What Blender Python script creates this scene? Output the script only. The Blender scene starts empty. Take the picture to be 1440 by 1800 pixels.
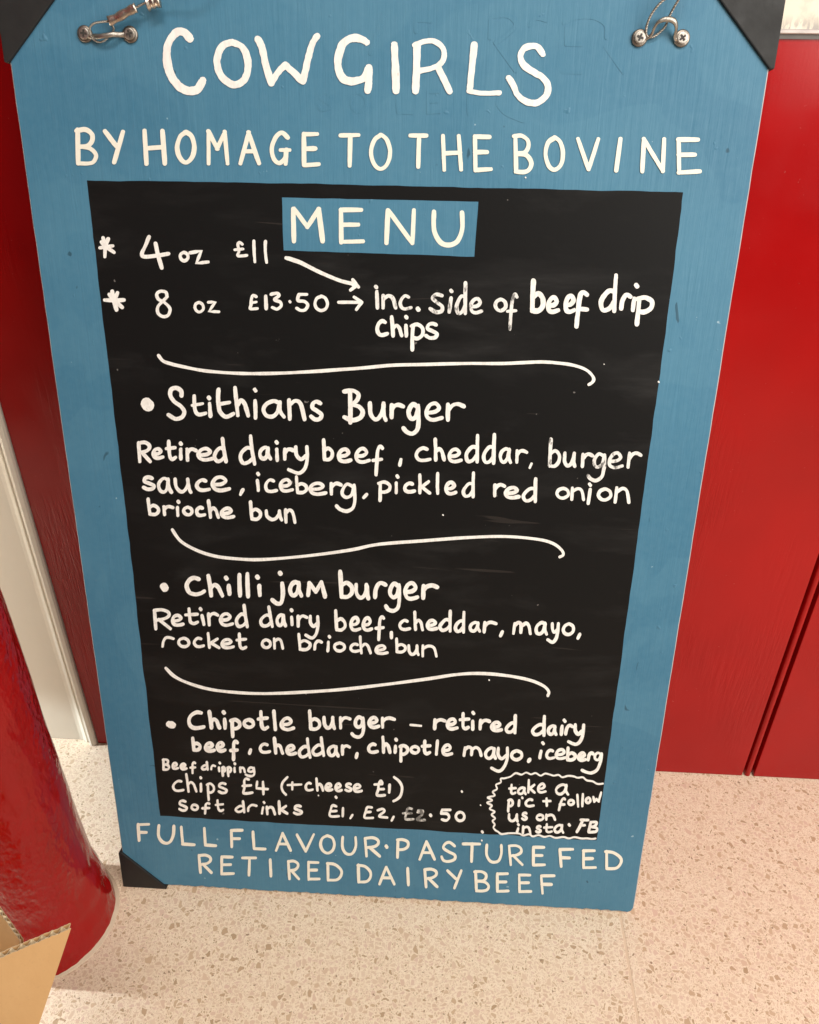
import bpy, bmesh, math, random
from mathutils import Vector, Matrix, noise
random.seed(7)
S = bpy.context.scene
COL = S.collection

# ------------------------------------------------------------------ camera
FOC = 0.92                       # focal length / picture width
CR = Vector((0.99842965, 0.0551709, 0.00971589))
CU = Vector((-0.0366107, 0.51134165, 0.85859733))
FW = Vector((-0.04240145, 0.85760474, -0.51255851))
CAM = Vector((0.06034651, -0.52753498, 0.84768127))
LEAN = 0.1872
FZ = -0.0036                     # floor level (the front lower edge of the leaning board is z = 0)
cd = bpy.data.cameras.new("camera")
cam = bpy.data.objects.new("camera", cd); COL.objects.link(cam)
cam.matrix_world = Matrix(((CR.x, CU.x, -FW.x, CAM.x), (CR.y, CU.y, -FW.y, CAM.y), (CR.z, CU.z, -FW.z, CAM.z), (0, 0, 0, 1)))
cd.sensor_fit = 'HORIZONTAL'; cd.sensor_width = 36; cd.lens = 36 * FOC
cd.clip_start = 0.01; cd.clip_end = 100
S.camera = cam

# ------------------------------------------------------------------ light (indoor hall, lamps only)
w = bpy.data.worlds.new("World"); S.world = w; w.use_nodes = True
w.node_tree.nodes["Background"].inputs[0].default_value = (1.0, 0.96, 0.92, 1)
w.node_tree.nodes["Background"].inputs[1].default_value = 0.13
def area(name, loc, target, size, power, col, sizey=None, spread=math.pi):
    l = bpy.data.lights.new(name, 'AREA'); l.energy = power; l.color = col; l.spread = spread
    l.shape = 'RECTANGLE'; l.size = size; l.size_y = sizey or size
    o = bpy.data.objects.new(name, l); COL.objects.link(o); o.location = loc
    d = Vector(target) - Vector(loc); o.rotation_euler = d.to_track_quat('-Z', 'Y').to_euler()
    return o
area("hall_lamp_right", (1.22, -0.92, 1.32), (0.15, 0.1, 0.45), 1.15, 31, (1.0, 0.95, 0.88), 1.15)
area("hall_lamp_overhead", (0.25, -1.35, 2.7), (0, 0.1, 0.3), 1.3, 34, (1.0, 0.95, 0.88), 0.5)
sl = bpy.data.lights.new("window_lamp_left", 'SPOT'); sl.energy = 185; sl.color = (0.84, 0.95, 1.0)
sl.spot_size = math.radians(100); sl.spot_blend = 0.09; sl.shadow_soft_size = 0.02
so = bpy.data.objects.new("window_lamp_left", sl); COL.objects.link(so)
so.location = (-1.75, 0.015, 0.62)
so.rotation_euler = Vector((math.cos(math.radians(71.5)), -.02, -math.sin(math.radians(71.5)))).to_track_quat('-Z', 'Y').to_euler()

S.view_settings.view_transform = 'Standard'; S.view_settings.look = 'None'
S.view_settings.exposure = 0; S.view_settings.gamma = 1

# ------------------------------------------------------------------ maths of the place
SL, CL = math.sin(LEAN), math.cos(LEAN)
NB = Vector((0, -CL, SL))                                    # board normal, towards the room
def bpt(u, v, h=0.0): return Vector((u, v * SL, v * CL)) + NB * h   # a point of the board, h metres proud
def ray(x, y): return FW + CR * ((x - 720) / (FOC * 1440)) - CU * ((y - 900) / (FOC * 1440))
def buv(x, y):                                               # rectify a photographed point into board coordinates
    d = ray(x, y); t = -(CAM.dot(NB)) / d.dot(NB); X = CAM + t * d
    return X.x, X.y * SL + X.z * CL
def fpt(x, y, z): d = ray(x, y); t = (z - CAM.z) / d.z; return CAM + t * d

# ------------------------------------------------------------------ helpers
def link(name, me, mat, parent=None):
    if mat and not me.materials: me.materials.append(mat)
    o = bpy.data.objects.new(name, me); COL.objects.link(o)
    if parent: o.parent = parent
    return o
def fin(name, bm, mat, parent=None, smooth=False):
    me = bpy.data.meshes.new(name); bm.normal_update(); bm.to_mesh(me); bm.free()
    if smooth:
        for f in me.polygons: f.use_smooth = True
    return link(name, me, mat, parent)
def thing(name, label, cat, group=None):
    o = bpy.data.objects.new(name, None); COL.objects.link(o); o['label'] = label; o['category'] = cat
    if group: o['group'] = group
    return o
def bevel(bm, w, seg=2, edges=None):
    bmesh.ops.bevel(bm, geom=edges or bm.edges[:], offset=w, segments=seg, affect='EDGES', profile=0.6)
def box(bm, lo, hi):
    r = bmesh.ops.create_cube(bm, size=1)
    for v in r['verts']:
        v.co = Vector([lo[i] + (v.co[i] + .5) * (hi[i] - lo[i]) for i in range(3)])
    return r['verts']
def tube(bm, pts, rad, seg=8, twist=0.0):
    pts = [Vector(p) for p in pts]; rings = []; up = Vector((0.13, 0.2, 0.97))
    for i, p in enumerate(pts):
        t = (pts[min(i + 1, len(pts) - 1)] - pts[max(i - 1, 0)]).normalized()
        a = t.cross(up)
        if a.length < .05: a = t.cross(Vector((1, 0, 0)))
        a.normalize(); b = t.cross(a); up = b.cross(t) if b.length else up
        r = rad(i / (len(pts) - 1)) if callable(rad) else rad
        ring = []
        for k in range(seg):
            an = 2 * math.pi * k / seg + twist * i
            ring.append(bm.verts.new(p + (a * math.cos(an) + b * math.sin(an)) * r))
        rings.append(ring)
    for i in range(len(rings) - 1):
        for k in range(seg):
            bm.faces.new((rings[i][k], rings[i][(k + 1) % seg], rings[i + 1][(k + 1) % seg], rings[i + 1][k]))
    bm.faces.new(rings[0][::-1]); bm.faces.new(rings[-1])
def spline(pts, per=6, closed=False):
    n = len(pts)
    if n == 2:
        return [tuple(pts[0][k] + (pts[1][k] - pts[0][k]) * i / 6 for k in range(len(pts[0]))) for i in range(7)]
    out = []
    for i in range(n if closed else n - 1):
        if closed: P = [pts[(i + k) % n] for k in (-1, 0, 1, 2)]
        else: P = [pts[max(i - 1, 0)], pts[i], pts[i + 1], pts[min(i + 2, n - 1)]]
        for j in range(per):
            t = j / per
            out.append(tuple(0.5 * (2 * P[1][k] + (P[2][k] - P[0][k]) * t + (2 * P[0][k] - 5 * P[1][k] + 4 * P[2][k] - P[3][k]) * t * t
                       + (3 * P[1][k] - P[0][k] - 3 * P[2][k] + P[3][k]) * t ** 3) for k in range(len(pts[0]))))
    out.append(tuple(pts[0]) if closed else tuple(pts[-1]))
    return out

# ------------------------------------------------------------------ materials
class NT:
    def __init__(s, name):
        s.m = bpy.data.materials.new(name); s.m.use_nodes = True; s.t = s.m.node_tree
        s.b = s.t.nodes["Principled BSDF"]; s.tc = s.t.nodes.new("ShaderNodeTexCoord")
    def n(s, ty, **kw):
        nd = s.t.nodes.new(ty)
        for k, v in kw.items():
            if k.startswith('i_'):
                key = k[2:]; key = int(key) if key.isdigit() else key.replace('_', ' ')
                if hasattr(v, 'is_output') or isinstance(v, bpy.types.NodeSocket): s.t.links.new(v, nd.inputs[key])
                else: nd.inputs[key].default_value = v
            else: setattr(nd, k, v)
        return nd
    def noise(s, scale, det=4, rough=.55, vec=None, dist=0.0):
        return s.n("ShaderNodeTexNoise", i_Vector=vec or s.tc.outputs['Object'], i_Scale=scale, i_Detail=det, i_Roughness=rough, i_Distortion=dist).outputs[0]
    def map(s, sc, vec=None, loc=(0, 0, 0)):
        return s.n("ShaderNodeMapping", i_Vector=vec or s.tc.outputs['Object'], i_Scale=sc, i_Location=loc).outputs[0]
    def rng(s, v, a, b, c=0., d=1.):
        return s.n("ShaderNodeMapRange", i_Value=v, i_1=a, i_2=b, i_3=c, i_4=d).outputs[0]
    def mix(s, f, a, b):
        nd = s.t.nodes.new("ShaderNodeMix"); nd.data_type = 'RGBA'
        for key, v in ((0, f), (6, a), (7, b)):
            if isinstance(v, bpy.types.NodeSocket): s.t.links.new(v, nd.inputs[key])
            elif key == 0: nd.inputs[0].default_value = v
            else: nd.inputs[key].default_value = (*v, 1)
        return nd.outputs[2]
    def math(s, op, a, b=0.0):
        nd = s.t.nodes.new("ShaderNodeMath"); nd.operation = op
        for k, v in ((0, a), (1, b)):
            if isinstance(v, bpy.types.NodeSocket): s.t.links.new(v, nd.inputs[k])
            else: nd.inputs[k].default_value = v
        return nd.outputs[0]
    def set(s, key, v):
        if isinstance(v, bpy.types.NodeSocket): s.t.links.new(v, s.b.inputs[key])
        elif isinstance(v, tuple): s.b.inputs[key].default_value = (*v, 1)
        else: s.b.inputs[key].default_value = v
    def bump(s, h, strength, dist=0.001):
        s.t.links.new(s.n("ShaderNodeBump", i_Height=h, i_Strength=strength, i_Distance=dist).outputs[0], s.b.inputs['Normal'])

def m_blue():
    m = NT("blue_board_paint")
    big = m.rng(m.noise(4.5, 3), .35, .65); patch = m.rng(m.noise(9, 2, .4, dist=1.2), .5, .53)
    c = m.mix(big, (.050, .170, .272), (.066, .203, .312))
    c = m.mix(m.math('MULTIPLY', patch, .25), c, (.088, .235, .34))
    fine = m.rng(m.noise(160, 3), .3, .7)
    c = m.mix(m.math('MULTIPLY', fine, .16), c, (.12, .27, .37))
    sc = m.rng(m.noise(75, 2, .5, vec=m.map((1, 1, .55)), dist=.6), .735, .76)          # dark scuffs
    c = m.mix(m.math('MULTIPLY', sc, .7), c, (.02, .06, .09))
    chip = m.rng(m.noise(115, 2, .6, vec=m.map((1, 1, 1), loc=(7, 3, 5))), .76, .775)   # pale chips
    c = m.mix(m.math('MULTIPLY', chip, .7), c, (.35, .5, .58))
    m.set('Base Color', c); m.set('Roughness', m.rng(m.noise(30, 3), .3, .7, .42, .56)); m.set('Specular IOR Level', .3)
    strk = m.noise(60, 4, .6, vec=m.map((4, .6, .22)), dist=.4)
    ding = m.rng(m.noise(95, 2, .5, vec=m.map((1, 1, 1), loc=(1, 9, 2))), .72, .82)
    m.bump(m.math('ADD', m.math('MULTIPLY', strk, .75), m.math('MULTIPLY', ding, 1.1)), .55, .001)
    return m.m
def m_black():
    m = NT("black_chalk_paint")
    sm = m.rng(m.noise(14, 5, .65, vec=m.map((.5, 1, 1.6)), dist=.4), .5, .78)
    st = m.rng(m.noise(45, 5, .7, vec=m.map((.12, 1, 1.0), loc=(2, 0, 1))), .5, .8)
    v = m.math('ADD', m.math('MULTIPLY', sm, .28), m.math('MULTIPLY', m.math('MULTIPLY', sm, st), .55))
    c = m.mix(v, (.0062, .0060, .0060), (.040, .039, .038))
    dot = m.rng(m.noise(130, 2, .6, vec=m.map((1, 1, 1), loc=(3, 3, 3))), .765, .79)
    c = m.mix(m.math('MULTIPLY', dot, .5), c, (.3, .28, .26))
    scr = m.rng(m.noise(34, 2, .5, vec=m.map((.1, 1, 1.8), loc=(0, 5, 4)), dist=2.0), .72, .735)
    c = m.mix(m.math('MULTIPLY', scr, .07), c, (.25, .2, .17))
    m.set('Base Color', c); m.set('Roughness', .5); m.set('Specular IOR Level', .16)
    m.bump(m.noise(300, 3), .12, .0004)
    return m.m
def m_ink(name, base, alt, fade=0.0, st=.55):
    m = NT(name)
    s = m.rng(m.noise(240, 4, .7, vec=m.map((1, 1, .35)), dist=.8), .45, .62)
    c = m.mix(m.math('MULTIPLY', s, st), base, alt)
    if fade:
        f = m.rng(m.noise(210, 4, .7, vec=m.map((1, 1, .4), loc=(4, 2, 2))), .62 - fade * .25, .70 - fade * .2)
        c = m.mix(m.math('MULTIPLY', f, .85), c, (.05, .048, .045))
    else:
        f = m.rng(m.noise(230, 3, .6, vec=m.map((1, 1, .5), loc=(1, 2, 2))), .70, .76)
        c = m.mix(m.math('MULTIPLY', f, .35), c, (.35, .30, .27))
    m.set('Base Color', c); m.set('Roughness', .6); m.bump(m.noise(400, 3), .2, .0004)
    return m.m
def m_red(name, c0, c1, strokes=True, rough=.16, amount=1.0, spec=.24):
    m = NT(name)
    c = m.mix(m.rng(m.noise(5, 3), .3, .7), c0, c1)
    sp = m.rng(m.noise(300, 2, .6), .74, .78)
    c = m.mix(m.math('MULTIPLY', sp, .25), c, (.5, .2, .18))
    m.set('Base Color', c); m.set('Roughness', m.rng(m.noise(18, 3), .3, .7, rough, rough + .12)); m.set('Specular IOR Level', spec)
    m.set('Coat Weight', .05); m.set('Coat Roughness', .12)
    if strokes:
        a = m.noise(90, 4, .6, vec=m.map((2.6, 1, .20)), dist=.9); b = m.noise(35, 3, .5, vec=m.map((2.2, 1, .4)))
        area_ = m.rng(m.noise(7, 2, .5, vec=m.map((1, 1, .6), loc=(0, 0, 4))), .45, .60, .05, 1.0)
        wob = m.noise(420, 2, .5)
        m.bump(m.math('ADD', m.math('MULTIPLY', m.math('MULTIPLY', m.math('ADD', a, m.math('MULTIPLY', b, .8)), area_), amount), m.math('MULTIPLY', wob, .05)), .42, .0013)
    else:
        a = m.noise(190, 1.5, .4, vec=m.map((1, 1, .62))); b = m.noise(75, 1.5, .45, vec=m.map((1, 1, .5)))
        k = m.rng(m.noise(16, 2, .5, vec=m.map((1, 1, .4), loc=(3, 1, 0))), .38, .6, .15, 1.0)
        m.bump(m.math('MULTIPLY', m.math('ADD', a, m.math('MULTIPLY', b, 1.2)), k), .6, .0034)
    return m.m
def m_plain(name, c0, c1, scale=20, rough=.5, bs=.15, bscale=200, metal=0.0, bd=.0006):
    m = NT(name); m.set('Base Color', m.mix(m.rng(m.noise(scale, 4), .3, .7), c0, c1))
    m.set('Roughness', m.rng(m.noise(scale * 2, 3), .3, .7, rough, min(1, rough + .15))); m.set('Metallic', metal)
    m.bump(m.noise(bscale, 3), bs, bd)
    return m.m
def m_terrazzo():
    m = NT("terrazzo")
    base = m.tc.outputs['Object']
    def layer(scale, loc, edge, stretch, thr):
        warp = m.n("ShaderNodeTexNoise", i_Vector=base, i_Scale=scale * .7, i_Detail=3).outputs[1]
        v = m.n("ShaderNodeVectorMath", operation='MULTIPLY_ADD')
        m.t.links.new(warp, v.inputs[0]); v.inputs[1].default_value = (1.3 / scale, 1.3 / scale, 0); m.t.links.new(m.map(stretch, loc=loc), v.inputs[2])
        vec = v.outputs[0]
        e = m.n("ShaderNodeTexVoronoi", feature='DISTANCE_TO_EDGE', voronoi_dimensions='2D', i_Vector=vec, i_Scale=scale).outputs['Distance']
        f = m.n("ShaderNodeTexVoronoi", feature='F1', voronoi_dimensions='2D', i_Vector=vec, i_Scale=scale)
        col = m.n("ShaderNodeSeparateColor", i_0=f.outputs['Color'])
        size = m.rng(col.outputs[1], 0, 1, edge, edge * 2.6)
        inside = m.math('GREATER_THAN', m.math('SUBTRACT', e, size), 0)
        on = m.math('GREATER_THAN', col.outputs[0], thr)
        outer = m.math('GREATER_THAN', m.math('SUBTRACT', e, m.math('MULTIPLY', size, .45)), 0)
        return m.math('MULTIPLY', inside, on), col.outputs[2], col.outputs[0], m.math('MULTIPLY', outer, on)
    cement = m.mix(m.rng(m.noise(60, 4), .3, .7), (.86, .71, .545), (.82, .67, .50))
    def chipcol(r):
        cr = m.n("ShaderNodeValToRGB", i_0=r); el = cr.color_ramp.elements
        cr.color_ramp.interpolation = 'LINEAR'
        el[0].position = 0; el[0].color = (.74, .565, .42, 1); el[1].position = 1; el[1].color = (.45, .31, .19, 1)
        for p, c in ((.3, (.69, .51, .365)), (.5, (.71, .51, .395)), (.75, (.63, .455, .31)), (.9, (.57, .405, .265)), (.96, (.50, .345, .22))):
            e = el.new(p); e.color = (*c, 1)
        return cr.outputs[0]
    c = cement
    for sc, loc, ed, st, th in ((560, (3, 1, 0), .12, (1, 1.3, 1), .25), (330, (1, 5, 0), .11, (1.3, .85, 1), .34), (205, (4, 2, 0), .10, (.8, 1.2, 1), .5), (150, (0, 0, 0), .10, (1.1, .9, 1), .68)):
        k, r, _, o = layer(sc, loc, ed, st, th); c = m.mix(o, c, cement); c = m.mix(k, c, chipcol(r))
    # a few dark stones
    k, r, _, o = layer(330, (9, 2, 0), .13, (1, 1.1, 1), .986)
    c = m.mix(k, c, (.33, .22, .14))
    m.set('Base Color', c); m.set('Roughness', m.rng(m.noise(12, 3), .3, .7, .32, .45)); m.set('Specular IOR Level', .4)
    m.bump(m.noise(150, 3), .05, .0005)
    return m.m
def m_card():
    m = NT("kraft_cardboard")
    c = m.mix(m.rng(m.noise(40, 5, .7, vec=m.map((1, 1, .3))), .3, .7), (.55, .315, .13), (.60, .355, .155))
    c = m.mix(m.rng(m.noise(400, 2), .6, .8, 0, .25), c, (.42, .25, .11))
    m.set('Base Color', c); m.set('Roughness', .85); m.bump(m.noise(500, 3), .15, .0004)
    return m.m
def m_cream_stone():
    m = NT("cream_upper_panel")
    c = m.mix(m.rng(m.noise(28, 4, .6, dist=.5), .48, .68), (.80, .72, .58), (.50, .45, .38))
    low = m.rng(m.n("ShaderNodeSeparateXYZ", i_0=m.tc.outputs['Object']).outputs[2], .884, .873)
    sc = m.math('MULTIPLY', low, m.rng(m.noise(120, 5, .7, vec=m.map((1.6, 1, .5))), .47, .56))
    c = m.mix(m.math('MULTIPLY', sc, .8), c, (.28, .25, .25))
    m.set('Base Color', c); m.set('Roughness', .35)
    return m.m
BLUE, BLACK = m_blue(), m_black()
EDGE = m_plain("worn_board_edge", (.30, .33, .36), (.48, .44, .44), 60, .6, .3, 150)
EDGE_DARK = m_plain("scuffed_board_rim", (.05, .12, .17), (.11, .2, .26), 90, .6, .4, 200)
WOOD = m_plain("raw_plywood_back", (.33, .24, .15), (.42, .31, .2), 14, .7, .3, 90)
CREAM = m_ink("cream_sign_paint", (.86, .82, .70), (.92, .88, .77))
CHALK = m_ink("white_chalk_pen", (.92, .90, .85), (.68, .64, .60), 0, .55)
CHALKP = m_ink("white_brush_paint", (.90, .88, .83), (.80, .71, .67))
FADED = m_ink("worn_chalk_pen", (.86, .84, .80), (.62, .60, .57), .28)
RUBBED = m_ink("rubbed_chalk_pen", (.72, .70, .66), (.45, .44, .42), .75)
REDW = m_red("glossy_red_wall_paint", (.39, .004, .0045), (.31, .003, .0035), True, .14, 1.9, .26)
RED_SHADED = m_red("glossy_red_wall_paint_shaded", (.27, .0006, .001), (.20, .0004, .0008), True, .12, 1.8, .16)  # wall red deepened: shade beside the menu board is partly painted into it
REDP = m_red("glossy_red_pillar_paint", (.33, .004, .004), (.24, .0015, .0015), False, .09, 1, .26)
CAPM = m_plain("black_corner_plastic", (.007, .0068, .0068), (.012, .0115, .011), 30, .55, .3, 160)
STEEL = m_plain("galvanised_steel", (.50, .46, .41), (.30, .27, .23), 150, .34, .35, 500, 1.0)
TARN = m_plain('tarnished_steel', (.30, .26, .22), (.2, .17, .145), 200, .35, .3, 500, 1.0)
BRASSY = m_plain("crimped_ferrule_metal", (.66, .58, .5), (.46, .38, .31), 130, .26, .5, 350, 1.0)
SLOT = m_plain("dark_recess", (.03, .026, .022), (.06, .05, .045), 90, .6)
TERR = m_terrazzo()
CARD = m_card()
CARDE = m_plain("torn_cardboard_edge", (.66, .50, .30), (.76, .62, .42), 200, .9, .4, 600)
CREAMW = m_plain("cream_gloss_woodwork", (.67, .62, .52), (.73, .68, .58), 6, .3, .25, 60, bd=.0008)
GROUT = m_plain("terrazzo_joint", (.66, .49, .345), (.73, .55, .395), 80, .7)
SEAL = m_plain("peach_sealant", (.60, .46, .33), (.68, .53, .39), 60, .5, .3, 200)
UPPER = m_cream_stone()
TRIM = m_plain("metal_trim", (.62, .55, .52), (.5, .44, .42), 80, .35, .1, 200, .3)
TRIMD = m_plain("dark_trim_lip", (.10, .085, .08), (.14, .12, .11), 80, .4)

# ------------------------------------------------------------------ floor
WALL_Y = 0.2115
floor = bpy.data.objects.new("floor", None); COL.objects.link(floor); floor['kind'] = 'structure'
floor['label'] = "pale peach terrazzo floor with small tan stone chips"
floor.location = (0, 0, 0)
bm = bmesh.new(); box(bm, (-2.6, -3.4, FZ - .05), (2.7, 0.6, FZ - .0003)); fin("floor_joint_bed", bm, GROUT, floor)
JX = 0.285
xs = [JX - 2.4, JX - 1.2, JX, JX + 1.2, JX + 2.4]; ys = [-3.39, -2.19, -.99, .24]
for i in range(4):
    for j in range(3):
        bm = bmesh.new(); g = .0013
        box(bm, (xs[i] + g, ys[j] + g, FZ - .02), (xs[i + 1] - g, ys[j + 1] - g, FZ))
        if i == 1:
            for v in bm.verts:        # the joint in view runs very slightly askew
                if v.co.x > xs[2] - .01: v.co.x -= .028 * (-v.co.y) * .9 - .001
        if i == 2:
            for v in bm.verts:
                if v.co.x < xs[2] + .01: v.co.x -= .028 * (-v.co.y) * .9 - .001
        bevel(bm, .0004, 1); fin("floor_slab", bm, TERR, floor)

# ------------------------------------------------------------------ wall behind
wall = thing("panelled_wall", "glossy red painted wall with cream panel along its top, behind menu board", "wall")
TOPZ = .868
def plank(x0, x1, z0, z1, y0, mat, name, parent, bev=.0012, dep=.02):
    bm = bmesh.new(); box(bm, (x0, y0, z0), (x1, y0 + dep, z1)); bevel(bm, bev, 2)
    return fin(name, bm, mat, parent)
G1, G2 = .4945, .5060
plank(-.4235, .1988, FZ + .001, TOPZ, WALL_Y, RED_SHADED, "red_board", wall)["label"] = "red board at the left, shade beside the menu board put into its colour"
plank(.2, G1 - .0022, FZ + .001, TOPZ, WALL_Y, REDW, "red_board", wall)
plank(G2 + .0022, 1.35, FZ + .001, TOPZ, WALL_Y, REDW, "red_board", wall)
bm = bmesh.new()                                                       # bead between the two boards
n = 8; prof = [(G1 + .0018, .010)] + [((G1 + G2) / 2 - .0036 * math.cos(math.pi * k / n), .0026 - .0030 * math.sin(math.pi * k / n)) for k in range(n + 1)] + [(G2 - .0018, .010)]
ra = [bm.verts.new((x, WALL_Y + y, FZ + .001)) for x, y in prof]; rb = [bm.verts.new((x, WALL_Y + y, TOPZ)) for x, y in prof]
for k in range(len(prof) - 1): bm.faces.new((ra[k], ra[k + 1], rb[k + 1], rb[k]))
bm.faces.new((ra[-1], ra[0], rb[0], rb[-1])); bm.faces.new(rb); bm.faces.new(ra[::-1])
bmesh.ops.recalc_face_normals(bm, faces=bm.faces[:])
fin("bead", bm, REDW, wall)
bm = bmesh.new(); box(bm, (-.44, WALL_Y + .012, FZ), (1.35, WALL_Y + .05, TOPZ)); fin("wall_backing", bm, REDP, wall)
bm = bmesh.new(); box(bm, (-1.9, WALL_Y + .002, TOPZ + .0058), (1.35, WALL_Y + .05, 1.6)); fin("upper_panel", bm, UPPER, wall)
bm = bmesh.new(); box(bm, (-1.9, WALL_Y - .0035, TOPZ + .0022), (1.35, WALL_Y + .03, TOPZ + .0056)); bevel(bm, .0008, 1); fin("pale_trim", bm, TRIM, wall)
bm = bmesh.new(); box(bm, (-1.9, WALL_Y - .0015, TOPZ - .0012), (1.35, WALL_Y + .0118, TOPZ + .002)); fin("dark_trim", bm, TRIMD, wall)
# cream pilaster with moulded edge at the left
pil = thing("cream_door_casing", "cream glossy wooden casing with a moulded edge, left of the shaded red wall strip", "woodwork")
px = [(-.4245, .012), (-.4245, -.0015), (-.4262, -.0040), (-.4305, -.0052), (-.4340, -.0040), (-.4352, -.0012), (-.4358, .0022), (-.4385, .0026),
      (-.4400, .0008), (-.4425, .0030), (-.4470, .0052), (-.4520, .0060), (-.4520, .02)]
bm = bmesh.new()
ra = [bm.verts.new((x, WALL_Y + y, FZ + .0005)) for x, y in px]; rb = [bm.verts.new((x, WALL_Y + y, TOPZ - .002)) for x, y in px]
for k in range(len(px) - 1): bm.faces.new((ra[k], rb[k], rb[k + 1], ra[k + 1]))
bmesh.ops.recalc_face_normals(bm, faces=bm.faces[:])
fin("moulding", bm, CREAMW, pil)
bm = bmesh.new(); box(bm, (-1.9, WALL_Y + .006, FZ + .0007), (-.4515, WALL_Y + .04, TOPZ - .002)); fin("flat_panel", bm, CREAMW, pil)

# ------------------------------------------------------------------ red pillar
PX, PY = -.372, -.045
pillar = thing("red_pillar", "thick round red glossy pillar with lumpy paint, at the left edge beside the board", "pillar")
def prad(z):
    t = [(0, .0712), (.02, .0698), (.05, .0655), (.09, .0605), (.15, .059), (.3, .0575), (2.4, .0575)]
    for (a, ra_), (b, rb_) in zip(t, t[1:]):
        if z <= b: k = (z - a) / (b - a); k = k * k * (3 - 2 * k) if b < .3 else k; return ra_ + (rb_ - ra_) * k
    return .0575
bm = bmesh.new(); NS = 160
zz = [.0018 + .0035 * i for i in range(140)] + [.5 + .02 * i for i in range(1, 60)]
prev = None
for iz, z in enumerate(zz):
    ring = []
    for k in range(NS):
        a = 2 * math.pi * k / NS; r = prad(z)
        q = Vector((math.cos(a) * r * 26, math.sin(a) * r * 26, z * 9))
        r += .0013 * noise.noise(q) + .0008 * noise.noise(q * 2.3) + .0005 * noise.noise(q * 5.1)
        zv = z + (FZ) + (.0018 * max(0, noise.noise(Vector((math.cos(a) * 9, math.sin(a) * 9, 3)))) + .001 * noise.noise(Vector((a * 14, 1, 1))) if iz == 0 else 0)
        ring.append(bm.verts.new((PX + r * math.cos(a), PY + r * math.sin(a), zv)))
    if prev:
        for k in range(NS): bm.faces.new((prev[k], prev[(k + 1) % NS], ring[(k + 1) % NS], ring[k]))
    prev = ring
bm.faces.new(prev)
fin("shaft", bm, REDP, pillar, True)
bm = bmesh.new(); prev = None
for r0, z in ((.068, .0028), (.0706, .0026), (.0722, .0016), (.0730, .0011), (.0738, .0009), (.0748, .0005), (.0751, -.0005)):
    ring = []
    for k in range(NS):
        a = 2 * math.pi * k / NS; r = r0 + (.0009 * noise.noise(Vector((math.cos(a) * 6, math.sin(a) * 6, r0 * 50))) if r0 > .07 else 0)
        ring.append(bm.verts.new((PX + r * math.cos(a), PY + r * math.sin(a), FZ + z)))
    if prev:
        for k in range(NS): bm.faces.new((prev[k], ring[k], ring[(k + 1) % NS], prev[(k + 1) % NS]))
    prev = ring
bmesh.ops.recalc_face_normals(bm, faces=bm.faces[:])
fin("base_sealant", bm, SEAL, pillar, True)

# ------------------------------------------------------------------ the menu board
BW, BH, BT = .30, .935, .018
board = thing("menu_board", "blue wooden menu board with black chalk panel and white lettering, leaning on red wall", "menu board")
def bbox(bm, u0, u1, v0, v1, h0, h1):
    vs = []
    for h in (h0, h1):
        for u, v in ((u0, v0), (u1, v0), (u1, v1), (u0, v1)): vs.append(bm.verts.new(bpt(u, v, h)))
    for f in ((3, 2, 1, 0), (4, 5, 6, 7), (0, 1, 5, 4), (1, 2, 6, 5), (2, 3, 7, 6), (3, 0, 4, 7)): bm.faces.new([vs[i] for i in f])
    return vs
# body: outline with a slightly nibbled edge and a rounded lower right corner
out = []
def jit(a): return (random.random() - .5) * a
for i in range(141): out.append((-BW + .004 + (2 * BW - .012) * i / 140, .0005 + abs(jit(.0026)) * (1 if i % 3 else 1.8)))
for k in range(1, 7):
    a = -math.pi / 2 + math.pi / 2 * k / 7; out.append((BW - .0085 + .0085 * math.cos(a), .0085 + .0085 * math.sin(a)))
for i in range(71): out.append((BW + jit(.00035), .009 + (BH - .009) * i / 70))
for i in range(71): out.append((-BW + jit(.00035), BH - (BH - .006) * i / 70))
bm = bmesh.new(); ch = .0011
cu, cv = 0, BH / 2
fr = [bm.verts.new(bpt(u - math.copysign(ch, u) * (abs(u) > .29), v + (ch if v < .01 else 0), 0)) for u, v in out]
md = [bm.verts.new(bpt(u, v, -ch)) for u, v in out]
bk = [bm.verts.new(bpt(u, v, -BT)) for u, v in out]
N = len(out)
bm.faces.new(fr)
me_edges = []
for i in range(N):
    j = (i + 1) % N
    f1 = bm.faces.new((fr[i], md[i], md[j], fr[j])); f2 = bm.faces.new((md[i], bk[i], bk[j], md[j]))
    f1.material_index = 2 if out[i][1] < .012 and abs(out[i][0]) < .297 else 1; f2.material_index = 1
fb = bm.faces.new(bk[::-1]); fb.material_index = 3
bmesh.ops.recalc_face_normals(bm, faces=bm.faces[:])
me = bpy.data.meshes.new("blue_panel"); bm.to_mesh(me); bm.free()
for mt in (BLUE, EDGE, EDGE_DARK, WOOD): me.materials.append(mt)
link("blue_panel", me, None, board)
for v0, v1 in ((.72, .78), (.86, .92)):
    bm = bmesh.new(); bbox(bm, -.27, .27, v0, v1, -BT - .011, -BT - .0001); fin("back_batten", bm, WOOD, board)

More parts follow.
